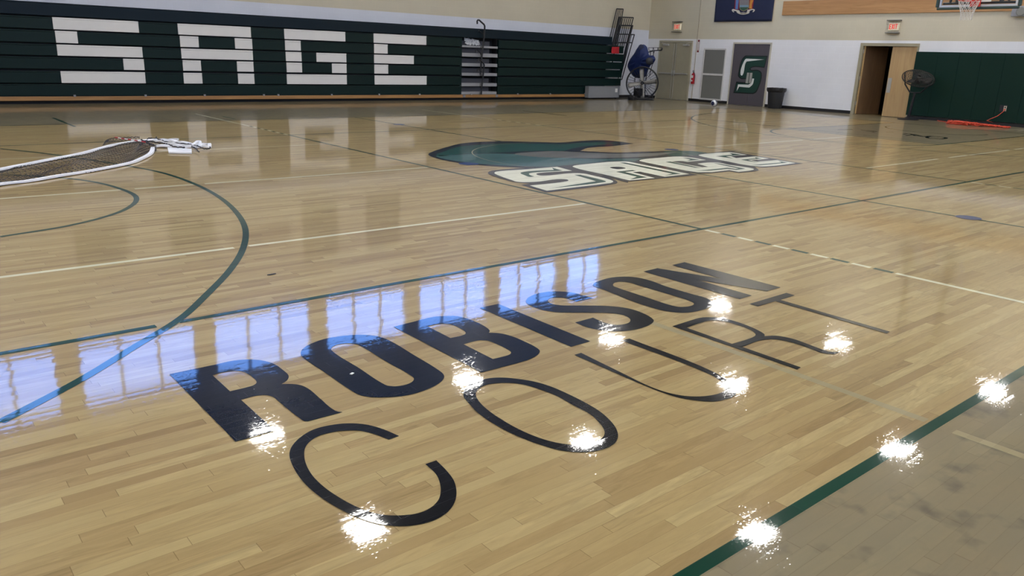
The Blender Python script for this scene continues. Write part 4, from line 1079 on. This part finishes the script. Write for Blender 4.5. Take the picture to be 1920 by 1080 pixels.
# ---------------------------------------------------------------- drum fan
dc = PX(1204, 158, 17.95); dc = Vector((dc.x, dc.y, 0.64)); FR = 0.60
ax = Vector((CAM.x - dc.x, CAM.y - dc.y, 0)).normalized(); sd_ = Vector((-ax.y, ax.x, 0)); up = Vector((0, 0, 1))     # axis points at the court
if sd_.dot(CR) < 0: sd_ = -sd_
df = thing('drum_fan', 'large round black drum fan with pale metal blades in the corner', 'fan', (dc.x, dc.y, 0))


def ring(c, a_, b_, r, tube, n=48):
    bm = NB(); bm_tube(bm, [c + r * (math.cos(2 * math.pi * k / n) * a_ + math.sin(2 * math.pi * k / n) * b_) for k in range(n)], tube, 6, closed=True); return bm


bm = NB()
n = 48
for rr, off in ((FR, 0.15), ):
    prof = [(FR, -0.15), (FR, 0.15), (FR - 0.012, 0.15), (FR - 0.012, -0.15), (FR, -0.15)]
    bm_lathe(bm, prof, dc, n, ax)
obj('drum', bm, M_BLK, df, smooth=True)
bm = ring(dc + ax * 0.15, sd_, up, FR, 0.032); obj('front_ring', bm, M_BLK, df, smooth=True)
M_CAGE = mat('cage_wire', sr(90, 92, 96), 0.4, metal=0.5)
for off in (-0.14, 0.16):
    bm = NB()
    nsp = 30 if off < 0 else 16
    for k in range(nsp):
        a = 2 * math.pi * k / nsp; d = math.cos(a) * sd_ + math.sin(a) * up
        bm_tube(bm, [dc + ax * off + d * 0.1, dc + ax * off + d * FR], 0.0018 if off > 0 else 0.009, 4)
    for r in ([0.1, 0.35] if off > 0 else [0.1, 0.34]):
        bm_tube(bm, [dc + ax * off + r * (math.cos(2 * math.pi * k / 36) * sd_ + math.sin(2 * math.pi * k / 36) * up) for k in range(36)], 0.0025, 4, closed=True)
    obj('grille', bm, M_CAGE, df)
M_BLADE = mat('fan_blade_metal', sr(158, 155, 148), 0.35, metal=0.2)
for ang in (97, 10, 192, 275):
    a = math.radians(ang); d = math.cos(a) * sd_ + math.sin(a) * up; tt = ax.cross(d)
    bm = NB(); pr = None; rows = []
    for k in range(7):
        r = 0.06 + 0.50 * k / 6; wd = 0.07 + 0.02 * math.sin(k / 6 * math.pi * 0.8); tw = math.radians(34 - 14 * k / 6)
        cdir = tt * math.cos(tw) + ax * math.sin(tw)
        rows.append([bm.verts.new(dc + d * r + cdir * wd * s + ax * 0.02 * (1 - s * s)) for s in (-1, -0.4, 0.4, 1)])
    for A, B in zip(rows, rows[1:]):
        for k in range(3): bm.faces.new([A[k], A[k + 1], B[k + 1], B[k]])
    o = obj('blade', bm, M_BLADE, df, smooth=True); q = o.modifiers.new('t', 'SOLIDIFY'); q.thickness = 0.006
bm = NB(); bm_lathe(bm, [(0, -0.1), (0.06, -0.1), (0.07, 0.03), (0.04, 0.07), (0, 0.075)], dc, 20, ax); obj('hub', bm, M_BLK, df, smooth=True)
bm = NB()
a = dc - up * 0.30 - ax * 0.02 - sd_ * 0.1
bm_box(bm, (a.x - 0.14, a.y - 0.14, 0.16), (a.x + 0.14, a.y + 0.14, 0.44)); obj('motor', bm, M_BLK, df, bevel=0.02)
bm = NB()
for s in (-1, 1):
    bm_tube(bm, [dc + sd_ * s * 0.42 + ax * 0.22 + Vector((0, 0, 0.035 - dc.z)), dc + sd_ * s * 0.42 - ax * 0.3 + Vector((0, 0, 0.035 - dc.z))], 0.03, 8)
    bm_tube(bm, [dc + sd_ * s * 0.42 + Vector((0, 0, 0.04 - dc.z)), dc + sd_ * s * 0.40 + Vector((0, 0, -0.42))], 0.03, 8)
bm_tube(bm, [dc - sd_ * 0.5 + ax * 0.2 + Vector((0, 0, 0.05 - dc.z)), dc + sd_ * 0.5 + ax * 0.2 + Vector((0, 0, 0.05 - dc.z))], 0.04, 8)
obj('base_frame', bm, M_BLK, df, smooth=True)
for s in (-0.42, 0.42):
    bm = NB(); c = dc + sd_ * s - ax * 0.28; bm_lathe(bm, [(0, -0.03), (0.11, -0.03), (0.12, 0), (0.11, 0.03), (0, 0.03)], (c.x, c.y, 0.121), 24, sd_); obj('wheel', bm, M_BLK, df, smooth=True)
# bundled cable at its foot
bm = NB(); c = PZ(1185, 188)
for k in range(5): bm_tube(bm, [(c.x + (0.16 + 0.01 * k) * math.cos(q * 0.5), c.y + (0.14) * math.sin(q * 0.5), 0.02 + 0.022 * k) for q in range(13)], 0.012, 6, closed=True)
o = obj('power_cable', bm, M_BLK, None, smooth=True); tag(o, 'coiled black power cable on the floor beside the drum fan', 'cable')

# ---------------------------------------------------------------- collapsed ball cart with blue cloth
bc = PX(1200, 120, 18.4)
cart = thing('ball_cart', 'blue cloth ball cart with wire top rack behind the drum fan', 'cart', (18.45, bc.y, 0))
cB = lambda pts: crop(1130, 60, 7.714, pts)


def pillow(pts, x, depth, m, name, parent):
    base = on_x(cB(pts), x); c = Vector((sum(p.x for p in base) / len(base), sum(p.y for p in base) / len(base)))
    bm = NB(); rings = []
    for f, dd in ((1.0, 0), (0.97, 0.35), (0.85, 0.7), (0.6, 0.92), (0.3, 1.0)):
        rings.append([bm.verts.new((x - depth * dd * (1 + 0.10 * math.sin(i * 0.5)), c.x + (p.x - c.x) * f, c.y + (p.y - c.y) * f)) for i, p in enumerate(base)])
    for A, B in zip(rings, rings[1:]):
        for k in range(len(base)): bm.faces.new([A[k], A[(k + 1) % len(base)], B[(k + 1) % len(base)], B[k]])
    bm.faces.new(rings[-1]); bm.faces.new(rings[0][::-1])
    return obj(name, bm, m, parent, smooth=True)


pillow([(585, 180), (640, 215), (662, 290), (672, 332), (735, 343), (763, 390), (742, 430), (690, 490), (655, 560), (625, 640), (560, 665), (470, 655), (420, 600), (385, 530), (372, 485), (405, 410), (470, 310), (525, 222)], 18.4, 0.24, mat('blue_cloth', sr(15, 38, 92), 0.6, var=0.2, vs=5, bump=0.4), 'cloth_bag', cart)
bm = NB(); p = PX(1130 + 675 / 7.714, 60 + 422 / 7.714, 18.15); bm_lathe(bm, [(0, 0), (0.13, 0), (0.14, 0.02), (0.12, 0.035), (0, 0.035)], p, 24, ax); obj('end_disc', bm, M_BLK, cart, smooth=True, label='round black end cap')
bm = NB(); p = PX(1130 + 555 / 7.714, 60 + 222 / 7.714, 18.2); bm_lathe(bm, [(0, 0), (0.10, 0), (0.11, 0.02), (0, 0.04)], p, 20, ax); obj('end_cap', bm, mat('dark_blue_cloth', sr(18, 30, 66), 0.6), cart, smooth=True)
pc = lambda a, b, x: PX(1130 + a / 7.714, 60 + b / 7.714, x)
M_CW = mat('cart_wire', sr(40, 42, 50), 0.4, metal=0.4)
bm = NB()
bm_tube(bm, [pc(620, 300, 18.45), pc(690, 285, 18.45), pc(740, 270, 18.45), pc(800, 265, 18.45), pc(845, 262, 18.45), pc(860, 240, 18.45), pc(858, 228, 18.45)], 0.02, 6)
bm_tube(bm, [pc(660, 228, 18.5), pc(760, 226, 18.5), pc(860, 228, 18.5)], 0.009, 5)
for a in (665, 735, 800):
    bm_tube(bm, [pc(a, 228, 18.5), pc(a + 5, 262, 18.48), pc(a + 25, 272, 18.47), pc(a + 55, 268, 18.47), pc(a + 62, 250, 18.48), pc(a + 62, 228, 18.5)], 0.010, 5)
for a in (690, 735): bm_tube(bm, [pc(a, 275, 18.45), pc(a - 2, 400, 18.45), pc(a - 60, 640, 18.45)], 0.016, 6)
bm_tube(bm, [pc(750, 275, 18.45), pc(725, 345, 18.45), pc(760, 400, 18.45), pc(725, 465, 18.45)], 0.012, 6)
obj('wire_rack', bm, M_CW, cart, smooth=True)
bm = NB(); q0, q1 = pc(470, 640, 18.45), pc(630, 640, 18.45)
for q, s in ((q0, -1), (q1, 1)): bm_tube(bm, [q, (18.45, q.y - s * 0.0, 0.06)], 0.018, 6)
bm_tube(bm, [(18.45, q0.y, 0.07), (18.45, q1.y, 0.07)], 0.02, 6); obj('stand', bm, M_CW, cart)
for q in (q0, q1):
    bm = NB(); bm_lathe(bm, [(0, -0.02), (0.04, -0.02), (0.045, 0), (0.04, 0.02), (0, 0.02)], (18.45, q.y, 0.046), 16, (0, 1, 0)); obj('caster', bm, M_BLK, cart)

# ---------------------------------------------------------------- pedestal fan
XF = 19.3
fb = PX(1703, 221.5, XF); fb = Vector((XF, fb.y, 0)); hc = PX(1722, 147, XF - 0.1)
pf = thing('pedestal_fan', 'black pedestal fan with its round cage tilted upward, standing by the green pads', 'fan', fb)
bm = NB(); bm_lathe(bm, [(0, 0), (0.30, 0), (0.30, 0.02), (0.12, 0.05), (0.04, 0.09), (0, 0.09)], fb + Vector((0, 0, 0.001)), 32); obj('base', bm, M_BLK, pf, smooth=True)
yk = PX(1715.5, 174, XF - 0.02)
bm = NB(); bm_tube(bm, [fb + Vector((0, 0, 0.05)), yk], [0.042, 0.035], 10); obj('pole', bm, M_BLK, pf, smooth=True)
n_ = (-ray(1722, 147).normalized() * 0.68 + (CU * 0.94 + CR * 0.34) * 0.72).normalized()
side = (PX(1747, 156, XF - 0.1) - hc); side = (side - n_ * side.dot(n_)).normalized(); sv = n_.cross(side).normalized(); R_ = 0.46
for off, nm in ((0.09, 'front_cage'), (-0.09, 'rear_cage')):
    bm = NB()
    for r in (0.06, 0.12, 0.18, 0.24, 0.30, 0.36, 0.42):
        z_ = off * (1 - (r / R_) ** 3)
        bm_tube(bm, [hc + n_ * z_ + r * (math.cos(2 * math.pi * k / 36) * side + math.sin(2 * math.pi * k / 36) * sv) for k in range(36)], 0.004, 4, closed=True)
    for k in range(40):
        a = 2 * math.pi * k / 40; d = math.cos(a) * side + math.sin(a) * sv
        bm_tube(bm, [hc + n_ * off + d * 0.05, hc + n_ * off * 0.85 + d * 0.28, hc + d * R_], 0.0035, 4)
    bm_tube(bm, [hc + R_ * (math.cos(2 * math.pi * k / 40) * side + math.sin(2 * math.pi * k / 40) * sv) for k in range(40)], 0.014, 6, closed=True)
    obj(nm, bm, M_HWD, pf)
for k3 in range(3):
    bm = NB(); rows = []
    for k in range(5):
        r = 0.06 + 0.32 * k / 4; a0 = 2 * math.pi * k3 / 3 + 0.35 * k / 4; hw = 0.12 + 0.35 * math.sin(math.pi * (k + 0.6) / 5.2)
        rows.append([bm.verts.new(hc + r * (math.cos(a0 + s * hw) * side + math.sin(a0 + s * hw) * sv) + n_ * 0.04 * s) for s in (-1, 0, 1)])
    for A, B in zip(rows, rows[1:]):
        for j in range(2): bm.faces.new([A[j], A[j + 1], B[j + 1], B[j]])
    o = obj('blade', bm, M_HWD, pf, smooth=True); q = o.modifiers.new('t', 'SOLIDIFY'); q.thickness = 0.004
bm = NB(); bm_lathe(bm, [(0, -0.16), (0.08, -0.15), (0.09, -0.02), (0.05, 0.04), (0, 0.05)], hc, 20, n_); obj('motor', bm, M_BLK, pf, smooth=True)
bm = NB()
bm_tube(bm, [hc - side * R_, PX(1697, 158, XF - 0.1), PX(1706, 173, XF - 0.05), yk, PX(1726, 174, XF - 0.02), PX(1743, 159, XF - 0.1), hc + side * R_], 0.022, 8); obj('yoke', bm, M_BLK, pf, smooth=True)

# ---------------------------------------------------------------- hoop
XBK = 15.6
ca = PX(1757, 17, XBK); cb_ = PX(1911, 17, XBK); hyc = (ca.y + cb_.y) / 2; hw = abs(ca.y - cb_.y) / 2; zb = PX(1835, 17.5, XBK).z
hp_ = thing('basketball_hoop', 'ceiling hung glass basketball backboard with orange rim and white net', 'basketball hoop', (XBK, hyc, zb))
M_PADB = mat('backboard_pad_green', sr(42, 64, 60), 0.5)
M_ALU = mat('aluminium', sr(196, 200, 206), 0.3, metal=0.7)
bm = NB(); bm_box(bm, (XBK - 0.05, hyc - hw, zb), (XBK + 0.03, hyc + hw, zb + 0.06))
for s in (-1, 1): bm_box(bm, (XBK - 0.05, hyc + s * hw - 0.035, zb + 0.0601), (XBK + 0.03, hyc + s * hw + 0.035, zb + 0.42))
obj('edge_pad', bm, M_PADB, hp_, bevel=0.02)
gz0, gz1, gw = zb + 0.065, zb + 1.10, hw - 0.05
bm = NB()
bm_box(bm, (XBK - 0.02, hyc - gw, gz0), (XBK + 0.02, hyc + gw, gz0 + 0.045)); bm_box(bm, (XBK - 0.02, hyc - gw, gz1 - 0.045), (XBK + 0.02, hyc + gw, gz1))
for s in (-1, 1): bm_box(bm, (XBK - 0.02, hyc + s * (gw - 0.0225) - 0.0225, gz0 + 0.046), (XBK + 0.02, hyc + s * (gw - 0.0225) + 0.0225, gz1 - 0.046))
obj('frame', bm, M_ALU, hp_)
bm = NB(); bm_box(bm, (XBK - 0.006, hyc - gw + 0.046, gz0 + 0.046), (XBK + 0.006, hyc + gw - 0.046, gz1 - 0.046)); obj('glass', bm, gl, hp_)
bm = NB(); w2 = 0.295; z0_ = zb + 0.17
for a, b, c, d in ((-w2, w2, 0, 0.05), (-w2, w2, 0.40, 0.45), (-w2, -w2 + 0.05, 0.05, 0.40), (w2 - 0.05, w2, 0.05, 0.40)): bm_box(bm, (XBK - 0.009, hyc + a, z0_ + c), (XBK - 0.0065, hyc + b, z0_ + d))
obj('target_square', bm, M_EW, hp_)
rc = PX(1817, 3, XBK - 0.42); rc = Vector((XBK - 0.42, rc.y, zb + 0.18)); rimy = rc.y
bm = NB(); bm_tube(bm, [rc + Vector((0.229 * math.cos(2 * math.pi * k / 32), 0.229 * math.sin(2 * math.pi * k / 32), 0)) for k in range(32)], 0.01, 8, closed=True)
bm_box(bm, (XBK - 0.2, rc.y - 0.06, rc.z - 0.01), (XBK - 0.05, rc.y + 0.06, rc.z + 0.005)); bm_box(bm, (XBK - 0.055, rc.y - 0.12, rc.z - 0.12), (XBK - 0.03, rc.y + 0.12, rc.z + 0.06))
obj('rim', bm, mat('rim_orange', sr(206, 52, 34), 0.4), hp_)
bm = NB(); NS = 12; prof = [(0.229, 0), (0.205, -0.1), (0.165, -0.2), (0.14, -0.3), (0.125, -0.4), (0.13, -0.45)]
for k in range(NS):
    for sg_ in (-1, 1):
        bm_tube(bm, [rc + Vector((r * math.cos(2 * math.pi * (k + sg_ * i * 0.5) / NS), r * math.sin(2 * math.pi * (k + sg_ * i * 0.5) / NS), z)) for i, (r, z) in enumerate(prof)], 0.0055, 4)
obj('net', bm, mat('net_cord_white', sr(214, 210, 200), 0.7), hp_)
bm = NB()
for s in (-1, 1):
    bm_tube(bm, [(XBK + 0.06, hyc + s * 0.5, gz0 + 0.1), (XBK + 0.06, hyc + s * 0.5, 6.6), (XBK + 0.9, hyc + s * 0.5, CEIL)], 0.05, 8)
    bm_tube(bm, [(XBK + 0.06, hyc + s * 0.5, 4.2), (XBK + 2.3, hyc + s * 0.5, CEIL)], 0.035, 8)
bm_tube(bm, [(XBK + 0.06, hyc - 0.5, gz0 + 0.75), (XBK + 0.06, hyc + 0.5, gz0 + 0.75)], 0.035, 8); bm_tube(bm, [(XBK + 0.06, hyc - 0.5, 6.0), (XBK + 0.06, hyc + 0.5, 6.0)], 0.035, 8)
bm_tube(bm, [(XBK + 0.05, hyc - gw + 0.06, gz0 + 0.09), (XBK + 0.05, hyc + gw - 0.06, gz0 + 0.09)], 0.03, 8)
obj('mast', bm, M_HWD, hp_, smooth=True)
for s in (-1, 1):
    bm = NB(); bm_tube(bm, [(XBK + 0.05, hyc + s * (gw - 0.22), gz0 + 0.1), (XBK + 0.05, hyc + s * (gw - 0.3), gz0 + 0.9)], 0.03, 8); obj('brace', bm, M_HWD, hp_, smooth=True)

# ---------------------------------------------------------------- volleyball net lying on the floor
top = [(-90, 338), (0, 320.5), (70, 306), (140, 293), (195, 278.5), (228, 271), (262, 266), (283, 264)]
bot = [(-90, 366), (0, 348.5), (60, 341), (120, 331), (180, 321), (240, 309), (268, 298.5), (282, 290), (287, 279)]
f2 = lambda L: smooth_loop([(PZ(*p).x, PZ(*p).y) for p in L], closed=False, step=8)
T2, B2 = f2(top), f2(bot)
net = thing('volleyball_net', 'black mesh volleyball net with white tapes lying slack across the left floor', 'net', (T2[0].x, T2[0].y, 0))


def resample(L, n):
    d = [0]
    for a, b in zip(L, L[1:]): d.append(d[-1] + (b - a).length)
    out = []
    for i in range(n):
        s = d[-1] * i / (n - 1); k = 0
        while k < len(d) - 2 and d[k + 1] < s: k += 1
        f = (s - d[k]) / max(d[k + 1] - d[k], 1e-9); out.append(L[k].lerp(L[k + 1], min(f, 1)))
    return out


def tape(name, L, wdt, hgt, m, parent, wob=0.0):
    bm = NB(); n = len(L); pr = None
    for i, p in enumerate(L):
        d = (L[min(i + 1, n - 1)] - L[max(i - 1, 0)]).normalized(); nn = Vector((-d.y, d.x)); zc = 0.006 + wob * abs(math.sin(i * 0.22))
        q = [bm.verts.new((p.x + nn.x * wdt * s, p.y + nn.y * wdt * s, zc + hz)) for s, hz in ((-0.5, 0), (-0.4, hgt), (0.4, hgt), (0.5, 0))]
        if pr:
            for k in range(4): bm.faces.new([pr[k], pr[(k + 1) % 4], q[(k + 1) % 4], q[k]])
        else: bm.faces.new(q)
        pr = q
    bm.faces.new(pr[::-1])
    return obj(name, bm, m, parent, smooth=True)


M_TAPE = mat('white_net_tape', sr(226, 226, 228), 0.6)
M_STR = mat('black_net_string', sr(38, 34, 32), 0.7)
tape('top_tape', T2, 0.075, 0.02, M_TAPE, net, 0.004); tape('bottom_tape', B2, 0.065, 0.02, M_TAPE, net, 0.004)
NN, MM = 60, 7
TA, BA = resample(T2, NN), resample(B2, NN)
random.seed(2)


def npt(i, j):
    i = max(0, min(NN - 1, i)); f = j / MM; p = TA[i].lerp(BA[i], f)
    s = i / NN
    p = p + Vector((0.05 * math.sin(j * 1.3 + i * 0.21), 0.03 * math.sin(i * 0.4 + j)))
    return Vector((p.x, p.y, 0.012 + 0.006 * math.sin(i * 0.5 + j * 0.6) + (0.04 * math.sin(f * math.pi) * max(0, s - 0.6) * 2.5)))


bm = NB()
for i in range(-MM, NN):
    for sg_ in (1, -1):
        pts = []
        for j in range(MM + 1):
            ii = i + j if sg_ == 1 else i + MM - j
            if 0 <= ii < NN: pts.append(npt(ii, j) if sg_ == 1 else npt(ii, j))
        if len(pts) > 1: bm_tube(bm, pts, 0.003, 4, cap=False)
obj('mesh', bm, M_STR, net)
# slack mesh folded over the top tape near the end
bm = NB(); S0, S1 = f2([(193, 277), (210, 270), (235, 267), (262, 264)]), f2([(203, 268), (213, 262), (240, 262), (262, 261)])
A_, B_ = resample(S0, 16), resample(S1, 16)
for i in range(16):
    for d in (-2, 2):
        j = max(0, min(15, i + d)); a, b = A_[i], B_[j]; bm_tube(bm, [(a.x, a.y, 0.03), ((a.x + b.x) / 2, (a.y + b.y) / 2, 0.06), (b.x, b.y, 0.02)], 0.0026, 4)
obj('mesh_fold', bm, M_STR, net)
# bundled end: straps, sleeve panels and cords
zz = lambda L, z: [Vector((PZ(a, b).x, PZ(a, b).y, z + 0.008 * math.sin(i * 2.0))) for i, (a, b) in enumerate(L)]
cN = lambda pts: crop(150, 240, 7.111, pts)
def curve3(L, z): return [Vector((p.x, p.y, z + 0.01 * abs(math.sin(i * 0.7)))) for i, p in enumerate(f2(cN(L)))]
for L, wd in (([(860, 195), (1000, 185), (1060, 190), (1130, 205), (1180, 225), (1300, 240), (1500, 262)], 0.09), ([(1010, 262), (1120, 262), (1250, 262), (1340, 272)], 0.11), ([(1130, 185), (1200, 190), (1320, 205), (1430, 230), (1530, 245)], 0.10), ([(1040, 178), (1120, 180), (1200, 175), (1310, 180)], 0.06),
              ([(1500, 262), (1530, 240), (1555, 212), (1590, 205), (1605, 225), (1585, 255), (1520, 275), (1400, 280)], 0.055), ([(1600, 262), (1660, 240), (1710, 235), (1730, 255), (1700, 275), (1620, 270), (1480, 275)], 0.055)):
    tape('strap', f2(cN(L)), wd, 0.025, M_TAPE, net, 0.015)
bm = NB(); bm_poly(bm, [on_floor([p + (1,) for p in cN([(1168, 280), (1490, 300), (1492, 352), (1185, 345)])])], lambda u, v, hh: Vector((u, v, 0.006 + hh)), 0.02); obj('sleeve', bm, M_TAPE, net)
for L in ([(870, 205), (960, 215), (1040, 238), (1140, 240)], [(1090, 200), (1180, 225), (1300, 240), (1450, 252), (1490, 255)], [(900, 190), (930, 170), (1000, 180), (1020, 155), (1030, 180), (1080, 195)], [(1480, 275), (1540, 270), (1600, 290), (1680, 315), (1725, 312), (1735, 290)], [(1490, 285), (1530, 300), (1590, 360)], [(860, 200), (830, 230), (800, 260)], [(1150, 245), (1200, 262), (1280, 290), (1400, 300)]):
    bm = NB(); bm_tube(bm, curve3(L, 0.035), 0.009, 5); obj('cord', bm, M_STR, net, smooth=True)
bm = NB(); bm_tube(bm, curve3([(820, 185), (860, 210), (920, 240), (980, 262)], 0.03), 0.011, 5); obj('cord', bm, M_STR, net, smooth=True)
# red and white antenna
pa, pb = PZ(216, 257.6, 0.1), PZ(272, 266.3, 0.1)
an = thing('net_antenna', 'red and white striped net antenna lying across the top of the net', 'antenna', (pa.x, pa.y, 0.1))
M_ANR = mat('antenna_red', sr(176, 34, 34), 0.4)
for k in range(9):
    bm = NB(); bm_tube(bm, [pa.lerp(pb, k / 9), pa.lerp(pb, (k + 1) / 9)], 0.009, 8); obj('band', bm, M_ANR if k % 2 == 0 else M_TAPE, an, smooth=True, label='red band' if k % 2 == 0 else 'white band')

# ---------------------------------------------------------------- small litter on the boards
for (px, py), r, nm, lb in (((660, 702), 0.010, 'paper_scrap', 'tiny white scrap of paper on the bold black letter O'), ((582 / 4.5 + 380, 160 / 4.5 + 480), 0.03, 'hair_pin', 'tiny dark hair pin on the bare boards below the three point arc')):
    p = PZ(px, py); bm = NB()
    if nm == 'paper_scrap': bm_box(bm, (p.x - r, p.y - r * 0.6, 0.003), (p.x + r, p.y + r * 0.6, 0.006), Matrix.Rotation(0.5, 3, 'Z'), p); m_ = M_EW
    else: bm_tube(bm, [(p.x - r, p.y, 0.005), (p.x + r * 0.8, p.y + 0.006, 0.005), (p.x + r, p.y + 0.002, 0.005), (p.x - r * 0.7, p.y - 0.006, 0.005)], 0.003, 5); m_ = M_BLK
    tag(obj(nm, bm, m_, None), lb, 'litter')
